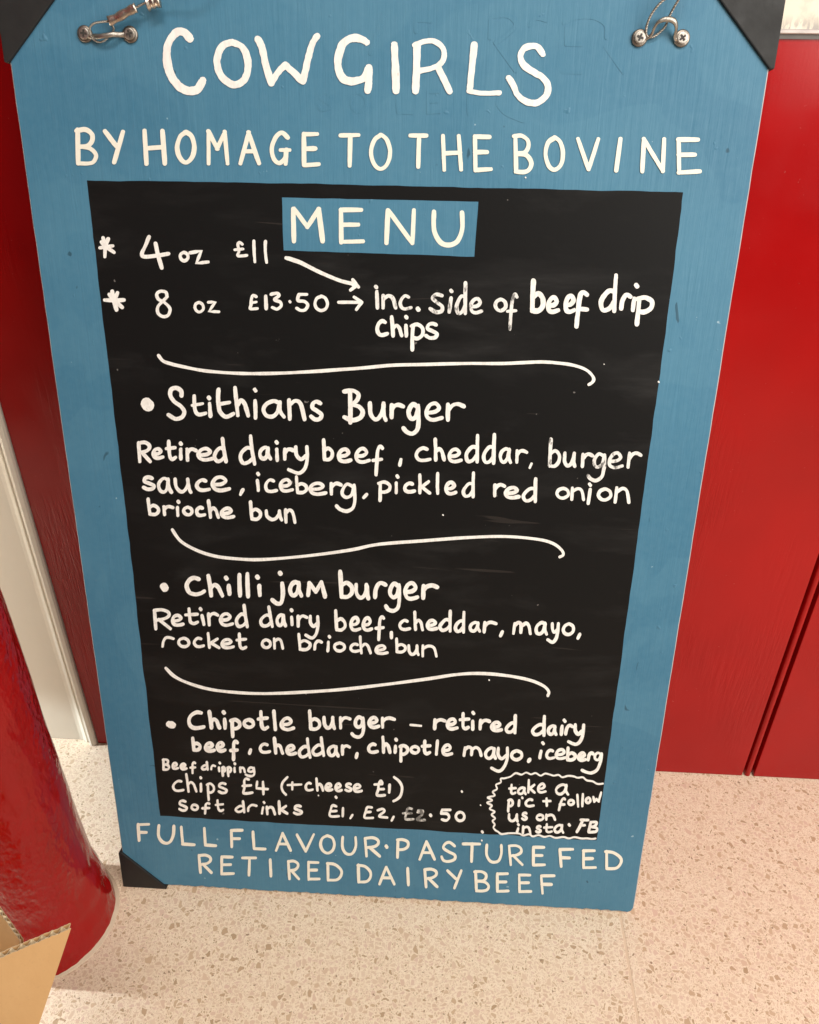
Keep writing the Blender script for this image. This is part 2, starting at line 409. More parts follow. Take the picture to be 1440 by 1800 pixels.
def sheet(name, poly, mat, h0, h1, parent, jitter=0.0, step=14):
    """a painted area: polygon given in photographed points, edges resampled and hand-wobbled"""
    pts = []
    for a, b in zip(poly, poly[1:] + poly[:1]):
        L = math.hypot(b[0] - a[0], b[1] - a[1]); n = max(1, int(L / step))
        for i in range(n):
            t = i / n; nx, ny = -(b[1] - a[1]) / L, (b[0] - a[0]) / L
            o = jitter * (noise.noise(Vector((a[0] + i * .35, a[1] * .7, 1.3))) * 1.6 + jit(.6)) if i else 0
            pts.append((a[0] + (b[0] - a[0]) * t + nx * o, a[1] + (b[1] - a[1]) * t + ny * o))
    uv = [buv(*p) for p in pts]
    bm = bmesh.new()
    t = [bm.verts.new(bpt(u, v, h1)) for u, v in uv]; b = [bm.verts.new(bpt(u, v, h0)) for u, v in uv]
    bm.faces.new(t)
    for i in range(len(t)): bm.faces.new((t[i], b[i], b[(i + 1) % len(t)], t[(i + 1) % len(t)]))
    bmesh.ops.recalc_face_normals(bm, faces=bm.faces[:])
    return fin(name, bm, mat, parent)
sheet("black_panel", [(153, 317), (500, 322), (840, 330), (1201, 338), (1168, 600), (1100, 1100), (1049, 1477), (700, 1457), (440, 1444), (282, 1434), (226, 940)], BLACK, -.0002, .00022, board, .9)
sheet("title_plaque", [(496, 347), (841, 354.5), (834, 451), (499, 440)], BLUE, .0001, .00045, board, .5)

# ------------------------------------------------------------------ handwriting
G = {
 'a': [[(.80, .14), (.5, 0), (.15, .2), (0, .55), (.13, .9), (.42, .97), (.68, .7), (.78, .2)], [(.80, .05), (.80, .6), (1, 1)]],
 'b': [[(.02, 0), (.06, .5), (.10, .98)], [(.06, .56), (.5, .42), (.93, .58), (.95, .82), (.6, .98), (.10, .97)]],
 'c': [[(.76, .10), (.46, 0), (.15, .2), (0, .55), (.15, .9), (.5, 1), (1, .9)]],
 'd': [[(.78, 0), (.86, .5), (1, 1)], [(.84, .46), (.5, .42), (.12, .6), (0, .8), (.2, .97), (.6, .93), (.9, .78)]],
 'D1': [[(.88, 0), (.90, .5), (.95, 1)], [(.88, .46), (.5, .44), (.12, .62), (0, .8), (.2, .97), (.6, .93), (.9, .74)]],
 'e': [[(.08, .56), (.55, .52), (.82, .28), (.58, 0), (.22, .1), (0, .5), (.13, .88), (.5, 1), (1, .88)]],
 'f': [[(1, .07), (.76, 0), (.5, .15), (.42, .5), (.34, 1)], [(0, .5), (.92, .47)]],
 'F1': [[(1, .07), (.76, 0), (.45, .15), (.3, .5), (.15, 1)], [(.2, .5), (.95, .5)]],
 'g': [[(.93, .1), (.6, 0), (.36, .18), (.34, .38), (.55, .5), (.85, .4), (.96, .1)], [(.96, .05), (1, .5), (.92, .85), (.6, 1), (.22, .95), (0, .82)]],
 'h': [[(.03, 0), (.1, .5), (.17, 1)], [(.14, .64), (.45, .46), (.75, .58), (.88, .8), (1, 1)]],
 'k': [[(.04, 0), (.08, .5), (.1, 1)], [(.88, .38), (.15, .72)], [(.25, .66), (1, 1)]],
 'm': [[(.05, 1), (.07, .1)], [(.07, .3), (.25, .02), (.43, .2), (.46, .9)], [(.46, .35), (.68, .06), (.88, .3), (1, 1)]],
 'n': [[(.06, 0), (.08, .98)], [(.08, .3), (.45, .04), (.8, .22), (1, 1)]],
 'o': [[(.5, 0), (.12, .2), (0, .6), (.25, .95), (.65, 1), (1, .7), (.95, .25), (.6, .02), (.42, .02)]],
 'p': [[(.14, .05), (.12, .5), (.14, 1)], [(0, .06), (.5, 0), (.97, .16), (.95, .4), (.55, .54), (.14, .52)]],
 'r': [[(.05, .02), (.06, 1)], [(.06, .42), (.3, .1), (.62, 0), (1, .14)]],
 'r2': [[(0, 1), (.08, .45), (.35, .06), (.65, 0), (1, .14)]],
 's': [[(.9, .1), (.55, 0), (.2, .1), (.16, .36), (.6, .52), (1, .72), (.85, .95), (.4, 1), (0, .84)]],
 't': [[(.3, 0), (.3, .5), (.36, .86), (.62, 1), (.98, .9)], [(0, .42), (1, .36)]],
 'u': [[(0, 0), (.05, .6), (.3, .95), (.6, .85), (.82, .4), (.85, 0)], [(.85, .1), (.9, .7), (1, 1)]],
 'y': [[(.38, 0), (.42, .3), (.65, .46), (.96, .3)], [(1, 0), (1, .45), (.85, .82), (.5, 1), (0, .86)]],
 'A': [[(.45, 0), (0, 1)], [(.45, 0), (1, 1)], [(.18, .62), (.8, .62)]],
 'B': [[(.08, 0), (.12, 1)], [(0, .02), (.45, 0), (.8, .12), (.82, .32), (.6, .46), (.15, .5)], [(.15, .5), (.7, .54), (1, .74), (.9, .93), (.6, 1), (.12, 1)]],
 'C': [[(.8, .05), (.5, 0), (.15, .22), (0, .55), (.12, .88), (.45, 1), (1, .92)]],
 'D': [[(.06, 0), (.08, 1)], [(0, .02), (.55, .08), (1, .4), (1, .72), (.7, .97), (.08, 1)]],
 'E': [[(.04, 0), (.06, 1)], [(.04, .01), (.92, .01)], [(.05, .47), (.78, .46)], [(.06, .99), (1, .97)]],
 'F': [[(.04, 0), (.12, 1)], [(.04, .02), (1, .0)], [(.08, .5), (.78, .5)]],
 'G': [[(.92, .16), (.6, 0), (.22, .15), (0, .5), (.12, .85), (.42, .98), (.78, .82), (.82, .6)], [(.5, .56), (1, .56)], [(.84, .56), (.8, 1)]],
 'H': [[(0, 0), (.08, 1)], [(.88, 0), (1, 1)], [(.05, .52), (.94, .50)]],
 'I': [[(0, 0), (1, 1)]], 'I2': [[(1, 0), (0, 1)]],
 'L': [[(0, 0), (.1, .97)], [(.1, .97), (1, 1)]],
 'M': [[(.06, 0), (.08, 1)], [(.06, 0), (.5, .55)], [(.5, .55), (.88, .02)], [(.88, .02), (1, 1)]],
 'N': [[(.08, 0), (0, 1)], [(.08, 0), (.9, 1)], [(.98, 0), (.9, 1)]],
 'O': [[(.5, 0), (.15, .15), (0, .5), (.15, .85), (.5, 1), (.85, .85), (1, .5), (.85, .15), (.55, 0), (.45, 0)]],
 'P': [[(.08, 0), (.06, 1)], [(.04, .02), (.5, 0), (.95, .14), (.97, .38), (.6, .54), (.08, .56)]],
 'R': [[(0, .02), (.12, 1)], [(0, .03), (.5, 0), (.88, .13), (.9, .33), (.6, .48), (.12, .54)], [(.3, .52), (1, 1)]],
 'S': [[(.95, .18), (.6, 0), (.25, .08), (.12, .28), (.5, .5), (.95, .65), (.95, .88), (.5, 1), (.12, .95), (0, .75)]],
 'T': [[(0, .02), (1, .02)], [(.55, .02), (.5, 1)]],
 'U': [[(.02, 0), (.0, .55), (.2, .9), (.5, 1), (.8, .88), (.98, .5), (.98, .02)]],
 'V': [[(0, 0), (.52, 1)], [(1, 0), (.52, 1)]],
 'Y': [[(0, 0), (.62, .48)], [(1, .02), (.5, 1)]],
}
LOWER = set('abcdefghkmnoprstuy') | {'D1', 'F1', 'r2'}
class Line:
    """one written line: strokes are collected as ribbons of paint in photographed points, then laid on the board"""
    def __init__(s, view, wd, mat, label, rough=.06):
        s.ox, s.oy, s.sc = view; s.w = wd; s.mat = mat; s.label = label; s.st = []; s.rough = rough; s.gid = 0
    cur = 0
    def view(s, v): s.ox, s.oy, s.sc = v; return s
    def px(s, p): return (s.ox + p[0] / s.sc, s.oy + p[1] / s.sc)
    def stroke(s, *pts, w=None, closed=False, sharp=False):
        P = [s.px(p) for p in pts]
        s.st.append((P if sharp else spline(P, 7, closed), (w or s.w) / s.sc, s.cur)); return s
    def sharp(s, *pts, w=None):
        P = [s.px(p) for p in pts]; Q = []
        for a, b in zip(P, P[1:]): Q += [(a[0] + (b[0] - a[0]) * t, a[1] + (b[1] - a[1]) * t) for t in (0, .5)]
        s.st.append((Q + [P[-1]], (w or s.w) / s.sc, s.cur)); return s
    def g(s, *items, w=None):
        """(glyph, x0, y0, x1, y1) in view coordinates, outer extent of the ink"""
        for ch, x0, y0, x1, y1 in items:
            W = (w or s.w); h = W / 2; s.gid += 1
            X0, Y0, X1, Y1 = x0 + h, y0 + h, x1 - h, y1 - h
            if X1 <= X0: X0 = X1 = (x0 + x1) / 2; X0 -= .01; X1 += .01
            gw, gh = X1 - X0, Y1 - Y0
            mx, my = s.px(((x0 + x1) / 2, (y0 + y1) / 2))
            sh = (634 - mx) / (4502 - my) if ch in LOWER else 0
            P = []
            for st in G[ch]:
                Q = []
                for a, b in st: Q.append((a * gw + sh * (b - .5) * gh * .8 + jit(.035) * gw, b * gh + jit(.02) * gh))
                P.append(Q)
            if sh:
                lo = min(q[0] for Q in P for q in Q); hi = max(q[0] for Q in P for q in Q); k = gw / max(hi - lo, 1e-6)
                P = [[((q[0] - lo) * k, q[1]) for q in Q] for Q in P]
            for Q in P:
                Q = [s.px((X0 + a, Y0 + b)) for a, b in Q]
                s.st.append((spline(Q, 6), W / s.sc * (1 + jit(.12)), s.gid))
        return s
    def I(s, dot, a, b, w=None):                # letter i
        s.gid += 1; s.cur = s.gid; s.dot(*dot); s.stroke(a, ((a[0] + b[0]) / 2 + jit(3), (a[1] + b[1]) / 2), b, w=w); s.cur = 0; return s
    def dot(s, x, y, r=None):
        r = r or s.w * .62; p = s.px((x, y)); s.st.append(([(p[0] - .15 * r / s.sc, p[1] - .2 * r / s.sc), (p[0] + .15 * r / s.sc, p[1] + .2 * r / s.sc)], 1.8 * r / s.sc, s.cur)); return s
    def build(s, name="text_line", h=.0006):
        """each letter is a mesh of its own under its written line"""
        sets = []                                               # strokes that touch belong to one character
        for st in s.st:
            hit = [k for k in sets if any((st[2] and st[2] == o[2]) or (not st[2] and not o[2] and any(math.hypot(a[0] - b[0], a[1] - b[1]) < (st[1] + o[1]) * .45 for a in st[0] for b in o[0])) for o in k)]
            new = [st]
            for k in hit: new = k + new; sets.remove(k)
            sets.append(new)
        if len(sets) == 1:
            o = s.mesh(name, sets[0], h, board); o['label'] = s.label; return
        line = bpy.data.objects.new(name, None); COL.objects.link(line); line.parent = board; line['label'] = s.label
        for k in sets: s.mesh("letter", k, h, line)
    def mesh(s, name, strokes, h, parent):
        bm = bmesh.new()
        for si, (P, W, _) in enumerate(strokes):
            hh = h + (si % 9) * .000022; r = W / 2; sd = random.random() * 90
            Q = [P[0]]                                          # drop coincident samples
            for p in P[1:]:
                if math.hypot(p[0] - Q[-1][0], p[1] - Q[-1][1]) > .25: Q.append(p)
            if len(Q) < 2: Q = [P[0], (P[0][0] + .3, P[0][1])]
            n = len(Q); L, Rr = [], []
            seed = random.random() * 100
            for i, p in enumerate(Q):
                a = Q[max(i - 1, 0)]; b = Q[min(i + 1, n - 1)]; d = math.hypot(b[0] - a[0], b[1] - a[1]) or 1
                tx, ty = (b[0] - a[0]) / d, (b[1] - a[1]) / d
                lf = 1.03 + .22 * noise.noise(Vector((sd + i * .11, 3.3, 0))) - (.10 if i in (0, n - 1) else 0)
                k1 = lf + s.rough * 2 * noise.noise(Vector((seed + p[0] * .12, p[1] * .12, 0))) + jit(s.rough)
                k2 = lf + s.rough * 2 * noise.noise(Vector((seed + 40 + p[0] * .12, p[1] * .12, 9))) + jit(s.rough)
                L.append((p[0] - ty * r * k1, p[1] + tx * r * k1)); Rr.append((p[0] + ty * r * k2, p[1] - tx * r * k2))
            def cap(p, q):                                      # round end at p, pointing away from q
                d = math.hypot(p[0] - q[0], p[1] - q[1]) or 1; ax, ay = (p[0] - q[0]) / d, (p[1] - q[1]) / d; o = []
                for k in range(1, 6):
                    an = math.pi / 2 - math.pi * k / 6; kk = r * (1 + jit(s.rough * 1.5))
                    o.append((p[0] + (ax * math.cos(an) + ay * math.sin(an)) * kk, p[1] + (ay * math.cos(an) - ax * math.sin(an)) * kk))
                return o
            def V(p, hgt): u, v = buv(*p); return bm.verts.new(bpt(u, v, hgt))
            dz = [hh + .000018 * i / n * 8 for i in range(n)]
            lt = [V(p, z) for p, z in zip(L, dz)]; rt = [V(p, z) for p, z in zip(Rr, dz)]
            for i in range(n - 1):
                try: bm.faces.new((lt[i], lt[i + 1], rt[i + 1], rt[i]))
                except ValueError: pass
            e1 = [V(p, dz[-1]) for p in cap(Q[-1], Q[-2])]; e0 = [V(p, dz[0]) for p in cap(Q[0], Q[1])]
            # order caps so that they join left/right ends
            def near(a, b): return (a.co - b.co).length
            if near(e1[0], lt[-1]) > near(e1[-1], lt[-1]): e1 = e1[::-1]
            if near(e0[0], lt[0]) > near(e0[-1], lt[0]): e0 = e0[::-1]
            bm.faces.new([lt[-1]] + e1 + [rt[-1]]); bm.faces.new([lt[0]] + e0 + [rt[0]])
            loop = lt + e1 + rt[::-1] + e0[::-1]
            lo = [bm.verts.new(v.co - NB * (.0004)) for v in loop]
            for i in range(len(loop)):
                j = (i + 1) % len(loop); bm.faces.new((loop[i], loop[j], lo[j], lo[i]))
        nb = NB
        bm.normal_update()
        for f in bm.faces:
            if f.normal.dot(nb) < -.2: f.normal_flip()
        return fin(name, bm, s.mat, parent)
V1, V2 = (0, 0, 3), (480, 0, 3)
# heading, brushed in white
c = Line(V1, 34, CHALKP, "large brushed white word COWGIRLS", .07)
c.stroke((1003, 205), (975, 172), (938, 168), (902, 205), (882, 260), (885, 335), (905, 400), (945, 455), (1000, 480), (1045, 468), (1070, 425), w=40)
c.stroke((1225, 222), (1172, 245), (1146, 310), (1152, 365), (1180, 415), (1235, 447), (1285, 425), (1308, 370), (1304, 300), (1275, 245), (1225, 224), w=35)
c.view(V2).stroke((-80, 205), (-58, 250), (-38, 340), (-8, 440), w=34).stroke((-8, 438), (25, 385), (66, 342), w=34).stroke((66, 342), (105, 378), (158, 430), w=34)
c.stroke((158, 430), (172, 370), (188, 300), (210, 228), (234, 190), w=33)
c.stroke((492, 222), (462, 205), (415, 202), (370, 232), (346, 300), (346, 365), (375, 418), (430, 428), (482, 408), (506, 358), w=39).stroke((508, 360), (506, 420), (500, 478), w=36)
c.stroke((640, 237), (646, 350), (649, 478), w=38).stroke((760, 240), (758, 350), (752, 480), w=36)
c.stroke((748, 238), (800, 218), (850, 218), (893, 250), (903, 295), (882, 338), (830, 362), (765, 375), w=29).stroke((868, 352), (898, 410), (932, 482), w=32)
c.stroke((1062, 235), (1052, 330), (1038, 470), w=35).stroke((1032, 480), (1110, 492), (1195, 489), w=25)
c.stroke((1422, 285), (1398, 250), (1360, 243), (1322, 258), (1305, 300), (1325, 345), (1378, 382), (1425, 412), (1450, 455), (1440, 505), (1390, 542), (1335, 535), (1290, 500), (1265, 445), (1243, 412), w=32)
c.build()
P4, P5, P6 = (120, 200, 3.6), (460, 200, 3.6), (840, 200, 3.6)
c = Line(P4, 27, CREAM, "cream capitals BY HOMAGE TO THE BOVINE", .04)
c.g(('B', 38, 88, 190, 328), ('Y', 222, 98, 362, 320), ('H', 472, 96, 625, 330), ('O', 678, 105, 812, 322), ('M', 866, 98, 1022, 328), ('A', 1076, 105, 1222, 326), ('G', 1276, 105, 1412, 328))
c.view(P5).g(('E', 250, 114, 374, 340), ('T', 486, 118, 626, 342), ('O', 680, 122, 828, 364), ('T', 928, 120, 1056, 350), ('H', 1134, 128, 1276, 366), ('E', 1334, 130, 1462, 370))
c.view(P6).g(('B', 214, 126, 352, 380), ('O', 416, 138, 554, 368), ('V', 620, 146, 776, 364), ('I2', 862, 146, 916, 370), ('N', 1026, 146, 1196, 376), ('E', 1250, 148, 1416, 386))
c.build()
c = Line(P5, 28, CREAM, "cream capitals MENU on the blue plaque", .04)
c.g(('M', 178, 586, 402, 822), ('E', 484, 592, 654, 828), ('N', 774, 598, 984, 832), ('U', 1076, 608, 1288, 846)); c.build(h=.0008)
# prices
Q1, Q2 = (150, 400, 1440 / 330), (400, 400, 1440 / 330)
c = Line(Q1, 26, CHALK, "white chalk pen price line * 4 oz £11")
c.stroke((138, 78), (152, 150), (152, 222)).stroke((178, 85), (152, 152)).stroke((115, 155), (160, 148), (212, 140)).stroke((160, 148), (195, 170), (222, 190)).stroke((125, 110), (150, 140))
c.stroke((490, 70), (462, 140), (437, 195), (450, 222), (540, 216), (640, 200), w=28).stroke((540, 122), (560, 210), (588, 308), w=30)
c.g(('o', 718, 178, 800, 264), w=24).sharp((805, 193), (890, 180), (855, 272), (942, 264), w=26)
c.stroke((1205, 128), (1185, 112), (1172, 130), (1180, 180), (1172, 216), (1240, 213), w=22).stroke((1148, 170), (1212, 164), w=20)
c.stroke((1294, 102), (1296, 180), (1302, 262), w=22).stroke((1383, 104), (1382, 180), (1392, 266), w=22); c.build()
c = Line(Q1, 28, CHALK, "white chalk pen price line * 8 oz £13.50")
c.stroke((152, 555), (225, 558), (298, 555)).stroke((208, 488), (222, 560), (242, 632)).stroke((186, 512), (222, 560)).stroke((248, 500), (225, 560)).stroke((228, 562), (285, 612))
c.stroke((628, 530), (618, 495), (578, 488), (550, 510), (562, 548), (610, 575), (650, 620), (638, 670), (598, 682), (560, 655), (560, 605), (600, 560), (630, 530), w=23)
c.g(('o', 832, 562, 918, 656), w=22).sharp((945, 572), (998, 570), (952, 642), (1026, 645), w=21)
c.view(Q2).stroke((222, 530), (198, 520), (185, 545), (182, 590), (176, 622), (230, 620), w=22).stroke((180, 577), (222, 570), w=19)
c.stroke((294, 525), (298, 622), w=25).stroke((335, 512), (380, 503), (395, 522), (362, 552), (405, 570), (412, 600), (382, 624), (345, 612), w=23)
c.dot(480, 568, 12).stroke((608, 512), (548, 512), w=23).stroke((548, 512), (542, 558), (590, 566), (616, 592), (598, 628), (560, 634), (532, 618), w=24)
c.g(('O', 660, 515, 780, 648), w=24).stroke((855, 572), (1022, 572), w=26).stroke((972, 532), (1030, 572), w=22).stroke((1030, 572), (990, 628), w=24)
c.build()
c = Line(Q2, 27, CHALK, "long white arrow pointing down from £11"); c.stroke((452, 232), (560, 268), (700, 338), (860, 405), (970, 432), w=29)
c.stroke((962, 400), (985, 430), (1005, 455), w=26).stroke((985, 450), (945, 478), w=26).stroke((960, 430), (975, 455), w=26); c.build()
R_, S_ = (640, 440, 1440 / 260), (880, 460, 4.8)
c = Line(R_, 33, FADED, "partly rubbed words inc. side of"); c.I((118, 356), (125, 400), (132, 560)).g(('n', 170, 422, 325, 576), ('c', 337, 425, 475, 585)).dot(527, 572, 24)
c.stroke((758, 440), (705, 428), (668, 462), (700, 498), (760, 545), (755, 590), (700, 600), (645, 568), w=36).I((850, 395), (848, 462), (830, 600)).g(('D1', 885, 300, 1005, 632), ('e', 1022, 455, 1162, 622), ('o', 1262, 460, 1395, 600))
c.view(S_).g(('f', 45, 260, 152, 580), w=28).build()
c = Line(S_, 36, CHALK, "bold white words beef drip", .05)
c.g(('b', 248, 140, 375, 437), w=38).g(('e', 385, 285, 502, 440), ('e', 532, 272, 638, 440), w=34).stroke((728, 278), (700, 258), (672, 285), (655, 400), (640, 545), w=38).stroke((660, 398), (730, 402), w=34)
c.g(('D1', 828, 98, 992, 432), w=36).g(('r2', 1000, 262, 1112, 412), w=34).I((1148, 202), (1128, 310), (1115, 408), w=34).g(('p', 1130, 282, 1295, 545), w=38).build()
c = Line(R_, 34, CHALK, "white word chips under inc. side")
c.g(('c', 112, 670, 245, 840), ('h', 253, 632, 385, 848)).I((412, 650), (408, 730), (412, 832)).g(('p', 445, 705, 588, 985), ('s', 586, 695, 727, 870)).build()
T1, T2 = (230, 600, 4.5), (530, 620, 4.5)
def swoosh(lab, segs, w):
    l = Line(segs[0][0], w, CHALK, lab, .03); P = []
    for v, pts in segs: l.view(v); P += [l.px(p) for p in pts]
    l.st.append((spline(P, 10), w / 4.5, 0)); l.build("divider_stroke")
swoosh("long white divider flourish above Stithians Burger", [(T1, [(220, 110), (258, 155), (330, 180), (430, 203), (560, 228), (700, 243), (850, 252), (1000, 254), (1200, 250)]),
       (T2, [(100, 147), (280, 134), (480, 120), (720, 98), (960, 92), (1300, 84)]), (S_, [(0, 858), (200, 850), (350, 845), (500, 855), (620, 874), (715, 908), (768, 952), (786, 990), (772, 1018), (745, 1035)])], 24)
X7, X8 = (280, 900, 1440 / 740), (270, 1160, 1440 / 730)
swoosh("white divider flourish above Chilli jam burger", [(X7, [(45, 60), (75, 100), (130, 131), (190, 150), (260, 159), (350, 162), (500, 150), (650, 130), (750, 110), (900, 98), (1050, 87), (1180, 83), (1290, 92), (1345, 106), (1375, 128), (1382, 145), (1370, 153)])], 22)
swoosh("white divider flourish above Chipotle burger", [(X8, [(43, 28), (75, 58), (130, 83), (200, 102), (285, 112), (380, 116), (500, 112), (650, 102), (800, 85), (950, 65), (1050, 50), (1130, 46), (1220, 53), (1300, 68), (1350, 88), (1370, 108), (1367, 123)])], 22)
# Stithians Burger
c = Line(T1, 29, CHALK, "white heading Stithians Burger")
c.dot(133, 500, 50).stroke((402, 430), (398, 392), (362, 368), (322, 380), (314, 425), (345, 475), (400, 515), (425, 560), (405, 598), (355, 612), (300, 580), w=31)
c.stroke((503, 432), (505, 500), (515, 558), (545, 578), (592, 568)).stroke((488, 505), (568, 492), w=25).I((620, 447), (624, 492), (632, 592))
c.stroke((695, 380), (692, 460), (705, 550), (752, 595), (812, 572), w=31).stroke((690, 497), (782, 482), w=26).g(('h', 810, 353, 945, 600), w=31).I((985, 385), (984, 470), (988, 605)).g(('a', 1036, 457, 1228, 612), ('n', 1238, 448, 1390, 630))
c.view(T2).g(('s', 62, 370, 174, 542), w=30).stroke((385, 310), (388, 430), (387, 552), w=32).stroke((338, 305), (410, 300), (452, 330), (440, 375), (395, 408), w=32).stroke((395, 408), (455, 425), (485, 468), (462, 515), (400, 532), (340, 508), w=32)
c.g(('u', 527, 383, 683, 548), ('r', 697, 395, 820, 524), ('g', 792, 392, 942, 652), ('e', 973, 385, 1127, 545), ('r', 1143, 390, 1302, 546), w=31).build()
U1, U2, W_ = (230, 760, 4.5), (530, 760, 4.5), (830, 760, 4.5)
c = Line(U1, 27, CHALK, "first white text line: Retired dairy beef, cheddar, burger")
c.g(('R', 48, 65, 168, 242), ('e', 165, 117, 268, 216), ('t', 270, 55, 368, 225)).I((397, 88), (396, 132), (398, 208)).g(('r', 432, 118, 532, 232), ('e', 520, 115, 664, 230), ('d', 650, 33, 768, 244), ('d', 855, 12, 994, 262), ('a', 1008, 105, 1120, 222))
c.I((1155, 78), (1155, 132), (1160, 220)).g(('r', 1205, 118, 1302, 222), ('y', 1237, 102, 1410, 336))
c.view(U2).g(('b', 162, 45, 256, 230), ('e', 282, 120, 404, 243), ('e', 420, 115, 550, 246), ('f', 553, 95, 654, 345)).stroke((787, 215), (778, 258))
c.g(('c', 895, 110, 1030, 235), ('h', 1045, 40, 1142, 230), ('e', 1155, 120, 1277, 243), ('D1', 1290, 10, 1407, 246)); c.view(W_).g(('D1', 78, 3, 190, 254), ('a', 210, 115, 317, 249), ('r', 340, 130, 444, 246)).stroke((470, 247), (456, 278), w=20); c.build()
c = Line(W_, 26, FADED, "scuffed white word burger at the end of the first text line")
c.g(('b', 600, 40, 702, 280), ('u', 718, 150, 825, 280), ('r', 858, 158, 967, 282), ('g', 905, 156, 1060, 390), ('e', 1073, 150, 1200, 290), ('r', 1220, 150, 1347, 286)).build()
c = Line(U1, 26, CHALK, "second white text line: sauce, iceberg, pickled red onion")
c.g(('s', 90, 340, 197, 462), ('a', 208, 350, 337, 486), ('u', 338, 355, 490, 486), ('c', 510, 362, 634, 470), ('e', 635, 340, 794, 471)).stroke((888, 452), (870, 488)).I((1008, 328), (1002, 378), (1010, 458), w=24).g(('c', 1055, 362, 1167, 480), ('e', 1172, 360, 1292, 476), ('b', 1298, 338, 1402, 490))
c.view(U2).g(('e', 55, 388, 207, 500), ('r', 222, 390, 328, 498), ('g', 265, 395, 436, 632)).stroke((516, 490), (494, 514)).g(('p', 598, 380, 710, 552)).I((760, 348), (750, 398), (750, 476), w=24).g(('c', 805, 388, 907, 482), ('k', 923, 323, 1027, 490)).stroke((1078, 325), (1076, 400), (1078, 480)).g(('e', 1130, 382, 1234, 497), ('D1', 1268, 308, 1374, 522))
c.view(W_).g(('r', 165, 400, 270, 512), ('e', 250, 423, 384, 529), ('D1', 392, 353, 516, 556), ('o', 658, 428, 772, 530), ('n', 775, 428, 894, 543)).dot(932, 412).stroke((934, 450), (918, 560)).g(('o', 986, 433, 1107, 544), ('n', 1118, 426, 1252, 564)); c.build()
c = Line(U1, 25, CHALK, "third white text line: brioche bun")
c.g(('b', 125, 513, 232, 661), ('r', 250, 573, 347, 661)).I((378, 548), (370, 592), (374, 656), w=24).g(('o', 408, 578, 497, 663), ('c', 510, 580, 597, 669), ('h', 603, 526, 707, 683), ('e', 705, 588, 827, 686), ('b', 935, 536, 1037, 700), ('u', 1060, 608, 1207, 703), ('n', 1212, 598, 1312, 724)).build()
# Chilli jam burger
Y1, Y2, Y4 = (260, 1000, 1440 / 280), (500, 1000, 1440 / 280), (760, 1060, 1440 / 280)
c = Line(Y1, 35, CHALK, "white heading Chilli jam burger", .05)
c.dot(150, 165, 38).stroke((462, 92), (415, 80), (372, 105), (352, 155), (378, 212), (430, 228), (480, 218), (510, 200)).g(('h', 530, 45, 692, 256)).I((710, 82), (732, 150), (740, 225)).stroke((828, 52), (830, 150), (835, 240)).stroke((900, 45), (903, 150), (908, 248)).I((992, 73), (1008, 150), (1014, 235))
c.dot(1198, 38).stroke((1215, 130), (1222, 220), (1208, 300), (1170, 312), (1125, 278))
c.view(Y2).g(('a', 35, 100, 172, 258)).stroke((215, 236), (222, 175), (226, 125)).stroke((226, 125), (285, 205)).stroke((285, 205), (335, 118)).stroke((335, 118), (355, 190), (368, 250))
c.g(('b', 488, 6, 628, 274), ('u', 632, 123, 777, 282), ('r2', 803, 108, 934, 274), ('g', 900, 116, 1057, 394), ('e', 1075, 110, 1220, 286), ('r', 1238, 130, 1400, 280)).build()
c = Line(Y1, 28, CHALK, "white text line: Retired dairy beef, cheddar, mayo,", .05)
c.g(('R', 45, 355, 217, 553), ('e', 210, 405, 334, 521), ('t', 330, 345, 464, 506)).I((478, 362), (490, 420), (508, 500)).g(('r', 535, 388, 647, 518), ('e', 645, 390, 780, 521), ('d', 788, 313, 914, 536), ('d', 1008, 328, 1140, 533), ('a', 1155, 400, 1260, 526)).I((1300, 372), (1300, 435), (1305, 502)).g(('r', 1345, 410, 1452, 529))
c.view(Y2).g(('y', 180, 415, 317, 637), ('b', 450, 363, 562, 566), ('e', 588, 425, 697, 566), ('e', 700, 430, 804, 566), ('f', 815, 416, 912, 652)).stroke((968, 575), (968, 618), w=32).g(('c', 1030, 450, 1147, 559), ('h', 1165, 376, 1264, 561), ('e', 1278, 450, 1394, 559))
c.view(Y4).g(('D1', 55, 58, 177, 263), ('D1', 195, 68, 300, 273), ('a', 328, 160, 442, 266), ('r', 455, 158, 590, 273)).stroke((634, 257), (616, 294)).g(('m', 720, 160, 900, 286), ('a', 925, 160, 1047, 293), ('y', 1030, 170, 1154, 367), ('o', 1170, 172, 1287, 294)).stroke((1334, 280), (1316, 316)).build()
c = Line(Y1, 25, CHALK, "white text line: rocket on brioche bun")
c.g(('r2', 122, 605, 244, 711), ('o', 268, 612, 384, 713), ('c', 408, 612, 517, 713), ('k', 533, 570, 657, 723), ('e', 658, 625, 787, 723), ('t', 793, 573, 900, 731), ('o', 1023, 626, 1120, 721), ('n', 1130, 618, 1234, 729))
c.view(Y2).g(('b', 118, 576, 242, 741), ('r2', 262, 638, 350, 736)).I((408, 612), (398, 660), (393, 740)).g(('o', 442, 655, 554, 751), ('c', 588, 665, 692, 756), ('h', 673, 598, 792, 769), ('e', 816, 680, 944, 776), ('b', 1002, 618, 1104, 763), ('u', 1112, 680, 1224, 786), ('n', 1238, 680, 1387, 799)).build()
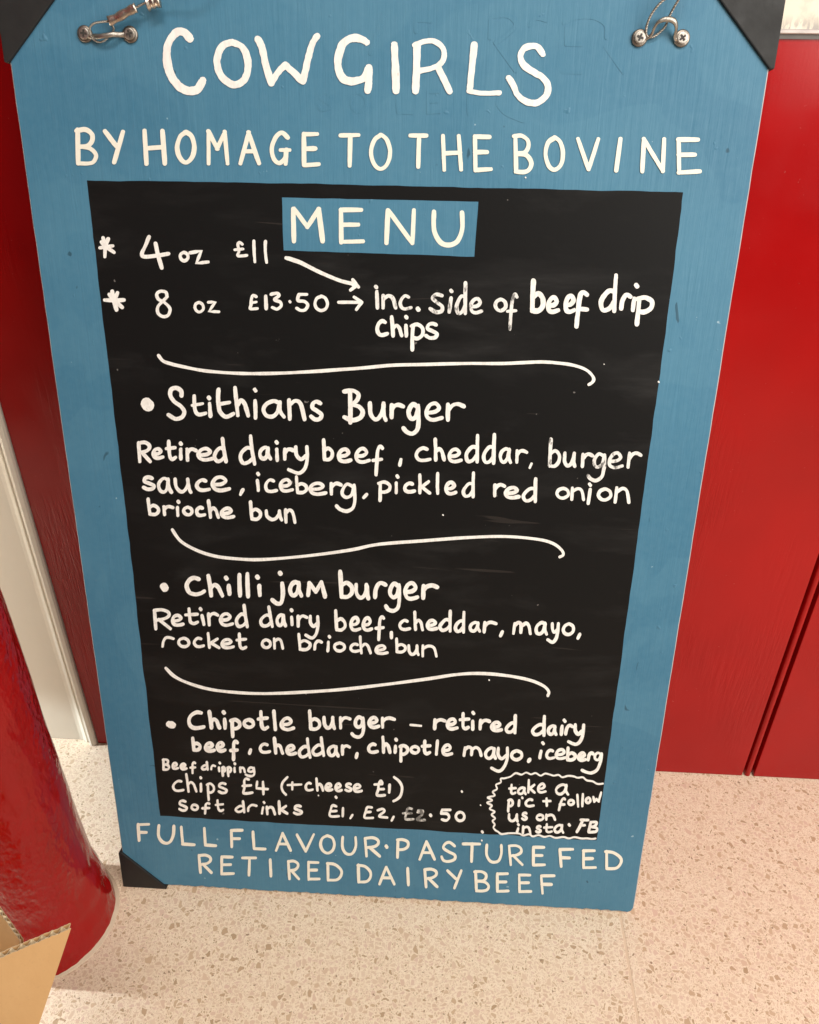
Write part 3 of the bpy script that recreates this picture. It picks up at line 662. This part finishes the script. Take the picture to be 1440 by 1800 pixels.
# Chipotle burger
Z_, Z5, Z6, Z7 = (240, 1230, 6), (270, 1240, 1440 / 280), (530, 1240, 1440 / 280), (800, 1250, 1440 / 280)
A2, A3, A4, A5, A6 = (280, 1320, 7.2), (440, 1280, 1440 / 220), (640, 1280, 1440 / 220), (560, 1390, 4.8), (840, 1340, 6)
c = Line(Z_, 37, CHALK, "white text line: Chipotle burger - retired dairy", .05)
c.stroke((345, 255), (385, 268), w=66).stroke((330, 250), (360, 250), w=34).g(('C', 535, 112, 732, 316), ('h', 750, 106, 897, 313)).I((922, 132), (930, 205), (936, 295)).g(('p', 978, 190, 1105, 402), ('o', 1120, 190, 1252, 306), ('t', 1268, 106, 1402, 326))
c.view(Z5).stroke((1088, 50), (1095, 130), (1103, 215), w=31).g(('e', 1142, 98, 1282, 231), w=31)
c.w = 29; c.view(Z6).g(('b', 60, 36, 177, 229), ('u', 190, 92, 314, 221), ('r', 338, 93, 454, 216), ('g', 442, 90, 577, 299), ('e', 597, 93, 714, 211), ('r', 718, 98, 854, 209)).stroke((986, 174), (1082, 182), w=19).g(('r', 1190, 113, 1312, 223), ('e', 1305, 108, 1422, 226))
c.view(Z7).g(('t', 33, 6, 140, 171)).I((165, 15), (160, 90), (160, 162)).g(('r', 212, 66, 327, 172), ('e', 317, 85, 434, 189), ('D1', 448, 26, 560, 206), ('D1', 686, 33, 822, 229), ('a', 828, 118, 927, 223)).I((990, 85), (968, 135), (960, 208)).g(('r2', 985, 113, 1077, 219), ('y', 1013, 110, 1177, 313)).build()
c = Line(Z_, 35, CHALK, "white text line: beef, cheddar, chipotle mayo, iceberg", .05)
c.g(('b', 576, 386, 687, 547), ('e', 712, 438, 840, 556), ('e', 835, 433, 952, 556), ('f', 978, 420, 1082, 647)).stroke((1204, 528), (1194, 562))
c.w = 35; c.view(A3).g(('c', 98, 163, 242, 293), ('h', 260, 96, 392, 301), ('e', 402, 180, 542, 314), ('d', 548, 103, 707, 349), ('d', 703, 90, 864, 327), ('a', 883, 188, 1030, 333), ('r', 1043, 183, 1160, 314)).stroke((1230, 290), (1220, 335))
c.view(A4).g(('c', 36, 163, 172, 292), ('h', 200, 83, 317, 292)).I((370, 130), (362, 205), (358, 275)).g(('p', 398, 183, 517, 394), ('o', 523, 190, 645, 299), ('t', 653, 128, 777, 309)).stroke((845, 145), (840, 220), (833, 296)).g(('e', 890, 173, 1027, 321))
c.w = 27; c.view(Z7).g(('m', 68, 308, 250, 412), ('a', 263, 318, 380, 439), ('y', 316, 318, 487, 556), ('o', 498, 343, 614, 449)).stroke((676, 434), (664, 452), w=30).I((795, 288), (778, 360), (766, 420)).g(('c', 815, 338, 907, 439), ('e', 900, 333, 1012, 441), ('b', 1003, 318, 1097, 453), ('e', 1103, 363, 1192, 456), ('r2', 1190, 362, 1262, 452)).stroke((1322, 388), (1290, 376), (1266, 398), (1268, 432), (1298, 436), (1320, 392), w=22).stroke((1324, 384), (1316, 450), (1285, 525), (1235, 556), (1190, 550), (1148, 532)).build()
c = Line(A2, 28, CHALK, "small white words Beef dripping squeezed above the chips line")
c.g(('B', 33, 93, 140, 247), ('e', 158, 136, 252, 237), ('e', 258, 146, 360, 242), ('f', 383, 128, 470, 290), ('D1', 528, 123, 630, 247), ('r2', 646, 168, 722, 244)).I((768, 150), (756, 208), (762, 252)).g(('p', 783, 188, 847, 324), ('p', 850, 188, 922, 327)).I((958, 160), (954, 212), (958, 262)).g(('n', 1010, 193, 1100, 279), ('g', 1083, 193, 1220, 329)).build()
c = Line(A2, 30, CHALK, "white text line: chips £4 (+ cheese £1)")
c.g(('C', 163, 363, 320, 517), ('h', 328, 276, 487, 526)).I((527, 337), (528, 415), (530, 508)).g(('p', 590, 398, 707, 630), ('s', 740, 390, 867, 543))
c.stroke((1135, 360), (1098, 350), (1078, 380), (1080, 460), (1072, 532), (1180, 524)).stroke((1058, 440), (1162, 432)).sharp((1240, 388), (1232, 470), (1375, 480)).stroke((1314, 390), (1318, 470), (1320, 542))
c.view(A3).stroke((428, 562), (380, 612), (362, 670), (378, 725), (412, 762), w=26).stroke((432, 652), (588, 645), w=24).stroke((485, 622), (485, 700), w=26)
c.g(('c', 625, 613, 732, 726), ('h', 748, 563, 852, 727), ('e', 853, 623, 957, 726), ('e', 968, 623, 1067, 733), ('s', 1083, 623, 1177, 733), ('e', 1178, 630, 1297, 741), w=28)
c.view(A4).stroke((212, 628), (192, 605), (170, 640), (165, 700), (152, 768), (240, 768), w=28).stroke((122, 645), (210, 640), w=26).stroke((170, 700), (228, 697), w=26).stroke((295, 648), (290, 735), w=29)
c.stroke((348, 562), (405, 610), (438, 680), (422, 770), (380, 815), (340, 835), w=29).build()
c = Line(A2, 28, CHALK, "white text line: soft drinks £1, £2")
c.g(('s', 243, 613, 362, 764), ('o', 398, 663, 502, 757), ('f', 533, 643, 650, 802), ('t', 703, 610, 824, 770), ('D1', 956, 620, 1092, 785), ('r2', 1112, 668, 1247, 772)).I((1328, 650), (1315, 712), (1302, 788))
c.view(Z5); c.w = 23; c.g(('n', 1013, 903, 1110, 992), ('k', 1123, 856, 1220, 987), ('s', 1260, 893, 1350, 992))
c.view(A5); c.w = 19; c.stroke((150, 130), (120, 122), (106, 150), (98, 210), (172, 212)).stroke((102, 172), (152, 168)).stroke((207, 145), (205, 212)).stroke((286, 203), (270, 228)).stroke((450, 140), (412, 138), (400, 175), (390, 224), (460, 226)).stroke((395, 180), (440, 176)).stroke((500, 163), (540, 152), (556, 172), (512, 212), (580, 224)).stroke((634, 218), (618, 248))
c.dot(946, 205, 14).sharp((1112, 160), (1042, 160), (1036, 190), w=21).stroke((1036, 190), (1085, 192), (1102, 222), (1078, 248), (1042, 240), w=21).g(('O', 1148, 168, 1242, 262), w=21).build()
c = Line(A5, 18, RUBBED, "half rubbed out price £2 before .50")
c.stroke((790, 152), (755, 148), (742, 190), (735, 236), (802, 238)).stroke((714, 188), (785, 186)).stroke((842, 165), (878, 168), (872, 200), (832, 240), (898, 245), w=20).stroke((835, 180), (880, 185), w=16).build()
for x, y, rr in ((779, 905, 1.4), (812, 1391, 2.0), (848, 1462, 2.6), (847, 1477, 1.4), (591, 1401, 2.6), (560, 1398, 1.2), (1158, 671, 1.8), (845, 1415, 1.2), (388, 905, 1.3), (860, 1195, 1.3), (1062, 640, 1.0), (924, 312, 1.4)):
    l = Line((0, 0, 1), 2, CHALK, "stray white paint speck"); l.dot(x, y, rr); l.build("paint_speck")
# the little speech bubble
c = Line(A6, 25, CHALK, "small white note: take a pic + follow us on insta . FB")
c.g(('t', 320, 223, 412, 340), ('a', 413, 253, 517, 344), ('k', 520, 173, 610, 327), ('e', 623, 213, 727, 327), ('a', 813, 220, 964, 347), ('p', 308, 380, 380, 527)).dot(470, 372, 13).stroke((437, 400), (432, 455)).g(('c', 493, 376, 600, 472)).stroke((692, 408), (765, 405)).stroke((725, 380), (728, 455))
c.g(('F1', 843, 368, 932, 514), ('o', 943, 383, 1022, 457)).stroke((1050, 342), (1058, 462)).stroke((1108, 335), (1102, 458)).g(('o', 1128, 358, 1197, 437)).stroke((1218, 365), (1228, 412)).stroke((1228, 412), (1252, 385)).stroke((1252, 385), (1275, 410)).stroke((1275, 410), (1300, 315), w=21)
c.g(('u', 318, 533, 432, 632), ('s', 456, 518, 527, 614), ('o', 610, 538, 702, 617), ('n', 710, 538, 827, 614)).I((428, 655), (425, 695), (412, 735)).g(('n', 463, 663, 567, 757), ('s', 603, 658, 674, 747), ('t', 688, 638, 797, 747), ('a', 798, 646, 912, 750)).dot(965, 658, 17)
c.stroke((1105, 612), (1078, 670), (1045, 730), w=28).stroke((1085, 604), (1165, 606)).stroke((1080, 662), (1128, 660)).stroke((1192, 630), (1168, 730), w=28).stroke((1190, 628), (1250, 630), (1240, 662), (1198, 678)).stroke((1198, 678), (1255, 690), (1245, 726), (1170, 735)).build()
c = Line(A6, 17, CHALK, "wavy white bubble outline round the small note", .05)
zz = [(1322, 222), (1262, 226), (1212, 199), (1150, 188), (1108, 156), (1052, 160), (1010, 146), (950, 141), (892, 155), (850, 131), (800, 138), (758, 126), (710, 116), (662, 138), (610, 111), (560, 124), (510, 106), (460, 127), (400, 112), (345, 148), (282, 166), (242, 170), (243, 208), (192, 235), (203, 278), (158, 308), (178, 348), (103, 368), (152, 398), (98, 423), (148, 453), (125, 488), (178, 518), (146, 550), (183, 588), (156, 615), (178, 653), (165, 683), (185, 713), (215, 730), (250, 754), (330, 745), (430, 748), (480, 768), (540, 755), (580, 778), (640, 765), (700, 783), (760, 774), (820, 794), (900, 785), (960, 799), (1020, 786), (1090, 800), (1150, 799), (1200, 805), (1243, 800)]
c.stroke(*zz); c.build()
# footer
F1_, F2_, F3_ = (200, 1420, 4.5), (500, 1420, 4.5), (800, 1420, 4.5)
c = Line(F1_, 21, CREAM, "cream capitals FULL FLAVOUR . PASTURE FED", .04)
c.g(('F', 180, 118, 290, 268), ('U', 345, 128, 488, 288), ('L', 525, 140, 648, 300), ('L', 705, 150, 820, 308), ('F', 915, 165, 1028, 318), ('L', 1090, 178, 1208, 335), ('A', 1275, 190, 1410, 345))
c.view(F2_).g(('V', 88, 200, 242, 352), ('O', 275, 208, 408, 366), ('U', 450, 220, 578, 378), ('R', 628, 225, 765, 390)).dot(808, 305, 16).g(('P', 880, 238, 990, 402), ('A', 1058, 255, 1200, 416), ('S', 1235, 262, 1362, 432))
c.view(F3_).g(('T', 55, 270, 205, 432), ('U', 240, 282, 380, 440), ('R', 418, 286, 542, 458), ('E', 605, 298, 720, 462), ('F', 815, 315, 940, 470), ('E', 1000, 325, 1120, 484), ('D', 1180, 332, 1320, 488)).build()
c = Line(F1_, 21, CREAM, "cream capitals RETIRED DAIRY BEEF", .04)
c.g(('R', 665, 362, 785, 520), ('E', 840, 375, 958, 532), ('T', 1008, 382, 1135, 540), ('I', 1228, 398, 1255, 548))
c.view(F2_).g(('R', 20, 410, 125, 570), ('E', 178, 418, 285, 574), ('D', 328, 426, 460, 580), ('D', 570, 440, 690, 595), ('A', 742, 458, 882, 612), ('I', 965, 466, 992, 620), ('R', 1100, 472, 1220, 634), ('Y', 1280, 484, 1408, 642))
c.view(F3_).g(('B', 145, 492, 275, 665), ('E', 320, 508, 432, 670), ('E', 495, 518, 612, 672), ('F', 668, 524, 795, 684)).build()
# old letters showing through the blue paint as faint relief
GV = (480, 0, 4.5); GV2 = (800, 0, 4.5)
c = Line(GV, 30, BLUE, "old letters faintly raised under the blue paint", .03)
c.g(('S', 350, 725, 462, 880), ('O', 605, 725, 750, 895), ('L', 965, 760, 1110, 905), ('E', 1210, 715, 1330, 905), w=22)
c.stroke((590, 160), (585, 560), w=34).stroke((870, 130), (770, 420), w=34).stroke((1130, 160), (1130, 250), w=30).stroke((1130, 160), (1250, 165), w=30).stroke((1250, 200), (1250, 290), w=30)
c.view(GV2).stroke((285, 130), (275, 300), w=32).stroke((290, 130), (420, 130), (480, 190), (430, 260), (320, 340), w=32).stroke((320, 340), (480, 560), w=32).stroke((590, 200), (640, 145), (720, 160), w=32)
c.stroke((860, 180), (960, 140), (1100, 140), (1190, 200), (1200, 300), w=30).stroke((880, 220), (880, 350), w=30).stroke((880, 350), (1000, 355), w=30).stroke((1190, 370), (1330, 570), w=30).stroke((850, 570), (1000, 575), w=24)
c.stroke((100, 760), (105, 900), w=20).stroke((330, 820), (400, 900), (540, 960), w=24)
c.build("old_relief_lettering", h=.00014)

# ------------------------------------------------------------------ corner caps
def prism(bm, poly, h0, h1, inset=0.0):
    cx = sum(p[0] for p in poly) / len(poly); cy = sum(p[1] for p in poly) / len(poly)
    a = [bm.verts.new(bpt(u, v, h0)) for u, v in poly]; b = [bm.verts.new(bpt(u + (cx - u) * inset, v + (cy - v) * inset, h1)) for u, v in poly]
    bm.faces.new(a[::-1]); bm.faces.new(b)
    for i in range(len(poly)): bm.faces.new((a[i], a[(i + 1) % len(poly)], b[(i + 1) % len(poly)], b[i]))
def cap_(name, su, tip, corner_v, leg, vdir, label):
    """plastic angle cap: face plate over the corner and a lip wrapped round the two edges"""
    e = .0032
    bm = bmesh.new()
    c = (su * (BW + e), corner_v + vdir * e)
    pA = (su * (BW + e), tip); pA2 = (su * BW, tip - vdir * .001)
    poly = [c, pA, (su * (BW - .0004), tip + vdir * .0010 if False else tip), (su * (BW - leg), corner_v), (su * (BW - leg - .001), corner_v + vdir * e)]
    prism(bm, poly, -BT - .002, .0026)
    bmesh.ops.recalc_face_normals(bm, faces=bm.faces[:])
    bevel(bm, .0009, 2)
    o = fin(name, bm, CAPM, board); o['label'] = label
    return o
cap_("corner_cap", 1, .8605, BH, BH - .8605, 1, "large black plastic cap on the upper right corner")
cap_("corner_cap", -1, .8590, BH, BH - .8590, 1, "large black plastic cap on the upper left corner")
cap_("corner_cap", -1, .0490, .0006, .0485, -1, "black plastic cap on the lower left corner, dark with dirt")

# ------------------------------------------------------------------ saddle clips, screws, wires
def B(x, y, h=0.0): u, v = buv(x, y); return bpt(u, v, h)
def strap(bm, path, half, th, axis):
    """flat strap: path of (point, height) with rounded section, swept in board space"""
    rings = []
    for i, (p, hgt) in enumerate(path):
        a = path[max(i - 1, 0)]; b = path[min(i + 1, len(path) - 1)]
        t = (bpt(*b[0], b[1]) - bpt(*a[0], a[1])).normalized(); s_ = axis
        nrm = t.cross(s_).normalized()
        P = bpt(*p, hgt); rings.append([bm.verts.new(P + s_ * (half * math.cos(k * math.pi / 4)) + nrm * (th * math.sin(k * math.pi / 4))) for k in range(8)])
    for i in range(len(rings) - 1):
        for k in range(8): bm.faces.new((rings[i][k], rings[i][(k + 1) % 8], rings[i + 1][(k + 1) % 8], rings[i + 1][k]))
    bm.faces.new(rings[0][::-1]); bm.faces.new(rings[-1])
VAX = Vector((0, SL, CL))
def screw(parent, uc, vc, hgt, rad=.0043, mat=STEEL):
    o = Vector(bpt(uc, vc, hgt)); T = Matrix.Translation(o) @ NB.to_track_quat('Z', 'Y').to_matrix().to_4x4()
    bm = bmesh.new(); ring = None
    for r, z in ((rad, 0), (rad, .0010), (rad * .93, .0013), (rad * .80, .00145), (rad * .0, .00155)):
        cur = [bm.verts.new(T @ Vector((r * math.cos(2 * math.pi * k / 24), r * math.sin(2 * math.pi * k / 24), z))) for k in range(24)] if r else [bm.verts.new(T @ Vector((0, 0, z)))]
        if ring:
            for k in range(24):
                if len(cur) == 1: bm.faces.new((ring[k], ring[(k + 1) % 24], cur[0]))
                else: bm.faces.new((ring[k], ring[(k + 1) % 24], cur[(k + 1) % 24], cur[k]))
        ring = cur
    sc = fin("screw", bm, mat, parent, False)
    a0 = random.random() * 1.5
    bm = bmesh.new()
    for q in (0, math.pi / 2):
        Rm = T @ Matrix.Rotation(a0 + q, 4, 'Z')
        r = bmesh.ops.create_cube(bm, size=1)
        for v in r['verts']: v.co = Rm @ Vector((v.co.x * rad * 1.2, v.co.y * rad * .34, .0015 + v.co.z * .0006 + (.00005 if q else 0)))
    fin("screw_recess", bm, SLOT, parent)
def clip(ul, ur, v, view, path, half, label):
    t = bpy.data.objects.new("saddle_clip", None); COL.objects.link(t); t.parent = board; t['label'] = label
    P = spline([(view[0] + x / view[2], view[1] + y / view[2], h) for x, y, h in path], 5)
    bm = bmesh.new(); strap(bm, [(buv(x, y), h) for x, y, h in P], half, .0011, VAX.cross(NB).normalized() * .35 + VAX * .93)
    fin("strap", bm, STEEL, t, True)
    for u in (ul, ur):
        T = Matrix.Translation(bpt(u, v, .0001)) @ NB.to_track_quat('Z', 'Y').to_matrix().to_4x4()
        bm = bmesh.new(); prev = None
        for rr, z in ((.0030, .0022), (.0052, .0022), (.0060, .0016), (.0061, .0008), (.0060, .0001)):
            cur = [bm.verts.new(T @ Vector((rr * math.cos(2 * math.pi * k / 32), rr * math.sin(2 * math.pi * k / 32), z))) for k in range(32)]
            if prev:
                for k in range(32): bm.faces.new((prev[k], cur[k], cur[(k + 1) % 32], prev[(k + 1) % 32]))
            prev = cur
        bmesh.ops.recalc_face_normals(bm, faces=bm.faces[:])
        fin("eyelet", bm, TARN, t, True)
        screw(t, u, v, .0022, .0042)
    return t
LV = (130, 0, 7.2); RV = (1090, 0, 7.2)
cl = clip(-.2350, -.1985, .8795, LV, [(165, 440, .002), (230, 470, .002), (290, 474, .004), (350, 490, .0065), (440, 482, .0075), (540, 462, .0065), (610, 452, .003), (690, 445, .002)], .0022, "galvanised saddle clip screwed on at the upper left")
cr = clip(.1985, .2305, .8805, RV, [(250, 480, .002), (330, 490, .002), (385, 450, .004), (410, 380, .006), (450, 315, .008), (520, 285, .009), (600, 285, .009), (660, 315, .008), (688, 380, .006), (680, 450, .004), (700, 500, .002), (780, 480, .002)], .0021, "galvanised saddle clip screwed on at the upper right")
def rope(pts, r, per=8):
    P = spline([tuple(p) for p in pts], per); bm = bmesh.new()
    # twisted rope: three fine strands round the path
    for s_ in range(3):
        Q = []
        for i, p in enumerate(P):
            a = P[max(i - 1, 0)]; b = P[min(i + 1, len(P) - 1)]; t = (Vector(b) - Vector(a)).normalized()
            x = t.cross(Vector((.2, .9, .3))).normalized(); y = t.cross(x); an = i * .9 + s_ * 2.094
            Q.append(Vector(p) + (x * math.cos(an) + y * math.sin(an)) * r * .5)
        tube(bm, Q, r * .62, 6)
    return bm
# left wire: eye looped through the clip, crimp sleeve, second sleeve, then up and over the top
wl = bpy.data.objects.new("wire_rope", None); COL.objects.link(wl); wl.parent = board; wl['label'] = "left steel hanging wire with two crimped sleeves"
def q(v, x, y, h): return B(v[0] + x / v[2], v[1] + y / v[2], h)
fin("strand", rope([q(LV, 480, 300, .0075), q(LV, 400, 308, .0075), q(LV, 310, 322, .007), q(LV, 250, 365, .006), q(LV, 238, 430, .005), q(LV, 262, 500, .004), q(LV, 330, 542, .003), q(LV, 400, 520, .002), q(LV, 470, 450, .002), q(LV, 530, 390, .004), q(LV, 525, 335, .0065)], .00085), STEEL, wl, True)
fin("strand", rope([q(LV, 800, 165, .009), q(LV, 900, 108, .0095), q(LV, 990, 68, .0095), q(LV, 1130, 20, .010), q(LV, 1320, -40, .013), q(LV, 1700, -170, .018), bpt(-.09, BH + .012, .012), bpt(-.07, BH + .016, -.012), bpt(-.06, BH - .02, -BT - .006)], .00085), STEEL, wl, True)
def sleeve(pts, r, label, squash=.75, flare=True):
    P = [Vector(p) for p in pts]; bm = bmesh.new(); rings = []; n = 14
    for i in range(n + 1):
        t = i / n; x = t * (len(P) - 1); k = min(int(x), len(P) - 2); p = P[k].lerp(P[k + 1], x - k); d = (P[k + 1] - P[k]).normalized()
        a = d.cross(NB).normalized(); rr = r * (1 + .10 * math.sin(t * 17) + (.22 if flare and i in (0, n) else 0))
        rings.append([bm.verts.new(p + a * rr * 1.25 * math.cos(j * math.pi / 8) + NB * rr * squash * math.sin(j * math.pi / 8)) for j in range(16)])
    for i in range(n):
        for j in range(16): bm.faces.new((rings[i][j], rings[i][(j + 1) % 16], rings[i + 1][(j + 1) % 16], rings[i + 1][j]))
    bm.faces.new(rings[0][::-1]); bm.faces.new(rings[-1])
    bmesh.ops.recalc_face_normals(bm, faces=bm.faces[:])
    o = fin("crimp_sleeve", bm, BRASSY, wl, True); o['label'] = label
sleeve([q(LV, 495, 300, .0075), q(LV, 600, 258, .008), q(LV, 740, 185, .009), q(LV, 845, 140, .0095)], .0026, "long crimped sleeve nearer the clip")
sleeve([q(LV, 985, 92, .0095), q(LV, 1065, 68, .0098), q(LV, 1140, 52, .010)], .0036, "short square crimped sleeve", 1.0)
wr = bpy.data.objects.new("wire_rope", None); COL.objects.link(wr); wr.parent = board; wr['label'] = "right steel hanging wire looped through its saddle clip"
fin("strand", rope([bpt(.225, BH + .014, -.012), bpt(.222, BH + .013, .008), q(RV, 700, -60, .017), q(RV, 610, 8, .016), q(RV, 500, 60, .013), q(RV, 410, 150, .010), q(RV, 345, 260, .007), q(RV, 318, 370, .004), q(RV, 330, 470, .003), q(RV, 400, 480, .0025), q(RV, 480, 430, .003), q(RV, 555, 350, .004), q(RV, 590, 250, .006), q(RV, 640, 140, .009), q(RV, 705, 20, .013), q(RV, 760, -80, .016), bpt(.234, BH + .012, .008), bpt(.236, BH + .014, -.012)], .00095), STEEL, wr, True)

# ------------------------------------------------------------------ cardboard box (lower left corner)
cb = thing("cardboard_box", "open brown corrugated cardboard box whose flap sticks up at the lower left corner", "box")
def flap(P00, P10, P11, P01, name, th=.0062, label=None):
    """corrugated sheet: two liners and a wavy fluting; P01-P11 is the free (visible) edge"""
    P00, P10, P11, P01 = map(Vector, (P00, P10, P11, P01))
    nrm = (P10 - P00).cross(P01 - P00).normalized()
    if nrm.dot(CAM - P00) < 0: nrm = -nrm
    g = bpy.data.objects.new(name, None); COL.objects.link(g); g.parent = cb
    if label: g['label'] = label
    NU, NV = 130, 5
    def pt(a, b): 
        p = P00.lerp(P10, a).lerp(P01.lerp(P11, a), b)
        if b == 1: p = p + (P01 - P00).normalized() * (.0007 * noise.noise(Vector((a * 40, 2, P00.x * 50))) + .0008 * noise.noise(Vector((a * 13, 5, 1))))
        return p
    def layer(h0, h1, mat, nm):
        bm = bmesh.new(); A = [[bm.verts.new(pt(i / NU, j / NV) + nrm * (h0(i) if callable(h0) else h0)) for j in range(NV + 1)] for i in range(NU + 1)]
        Bq = [[bm.verts.new(pt(i / NU, j / NV) + nrm * (h1(i) if callable(h1) else h1)) for j in range(NV + 1)] for i in range(NU + 1)]
        for i in range(NU):
            for j in range(NV):
                bm.faces.new((A[i][j], A[i + 1][j], A[i + 1][j + 1], A[i][j + 1])); bm.faces.new((Bq[i][j], Bq[i][j + 1], Bq[i + 1][j + 1], Bq[i + 1][j]))
        for i in range(NU):
            f = bm.faces.new((A[i][NV], A[i + 1][NV], Bq[i + 1][NV], Bq[i][NV])); f.material_index = 1
            bm.faces.new((A[i][0], Bq[i][0], Bq[i + 1][0], A[i + 1][0]))
        for j in range(NV):
            for i in (0, NU): f = bm.faces.new((A[i][j], A[i][j + 1], Bq[i][j + 1], Bq[i][j])); f.material_index = 1
        bmesh.ops.recalc_face_normals(bm, faces=bm.faces[:])
        me = bpy.data.meshes.new(nm); bm.to_mesh(me); bm.free(); me.materials.append(mat); me.materials.append(CARDE)
        link(nm, me, None, g)
    layer(0, -.0006, CARD, "liner"); layer(-th + .0006, -th, CARD, "liner")
    L = (P11 - P01).length; fl = L / .0068 * 2 * math.pi
    wv = lambda i, o: -th / 2 + (th / 2 - .0009) * math.sin(i / NU * fl) + o
    layer(lambda i: wv(i, .00025), lambda i: wv(i, -.00025), CARDE, "fluting")
ZT, ZH = .30, .225
T1_ = fpt(125, 1632, ZT); T0_ = fpt(-90, 1722, ZT); H1_ = fpt(58, 1832, ZH); H0_ = H1_ + (T0_ - T1_)
flap(H0_, H1_, T1_, T0_, "front_flap", label="large open flap, bright in the light")
E1 = fpt(38, 1668, ZT - .012); E0 = fpt(-60, 1520, ZT - .012); HE0 = H0_ + Vector((-.0, .03, -.0)); 
flap(fpt(-120, 1760, ZH), fpt(40, 1760, ZH), fpt(34, 1652, ZT - .01), fpt(-80, 1495, ZT - .01), "side_flap", label="shaded flap standing behind the large one")
# body under the hinge line, towards the camera's left, out of the picture
ed = (H0_ - H1_).normalized(); inn = Vector((ed.y, -ed.x, 0))
if inn.dot(Vector((-.2, -1, 0))) < 0: inn = -inn
bm = bmesh.new()
def wallq(a, b, t=.004):
    d = (b - a).normalized(); nn = Vector((d.y, -d.x, 0)) * t
    vs = [bm.verts.new(p) for z in (FZ + .0006, ZH - .001) for p in (Vector((a.x, a.y, z)), Vector((b.x, b.y, z)), Vector((b.x, b.y, z)) + nn, Vector((a.x, a.y, z)) + nn)]
    for f in ((0, 1, 2, 3), (7, 6, 5, 4), (0, 4, 5, 1), (1, 5, 6, 2), (2, 6, 7, 3), (3, 7, 4, 0)): bm.faces.new([vs[i] for i in f])
a = H1_; b = H1_ + ed * .26; c2 = b + inn * .19; d2 = a + inn * .19
for x, y in ((a, b), (b, c2), (c2, d2), (d2, a)): wallq(x, y)
bmesh.ops.recalc_face_normals(bm, faces=bm.faces[:])
fin("body", bm, CARD, cb)
bm = bmesh.new()
q4 = [Vector((p.x, p.y, FZ + z)) for z in (.001, .005) for p in (a, b, c2, d2)]
vs = [bm.verts.new(p) for p in q4]
for f in ((3, 2, 1, 0), (4, 5, 6, 7), (0, 1, 5, 4), (1, 2, 6, 5), (2, 3, 7, 6), (3, 0, 4, 7)): bm.faces.new([vs[i] for i in f])
bmesh.ops.recalc_face_normals(bm, faces=bm.faces[:])
for v in bm.verts:
    m_ = (a + c2) / 2; v.co.x = m_.x + (v.co.x - m_.x) * .95; v.co.y = m_.y + (v.co.y - m_.y) * .95
fin("bottom", bm, CARD, cb)
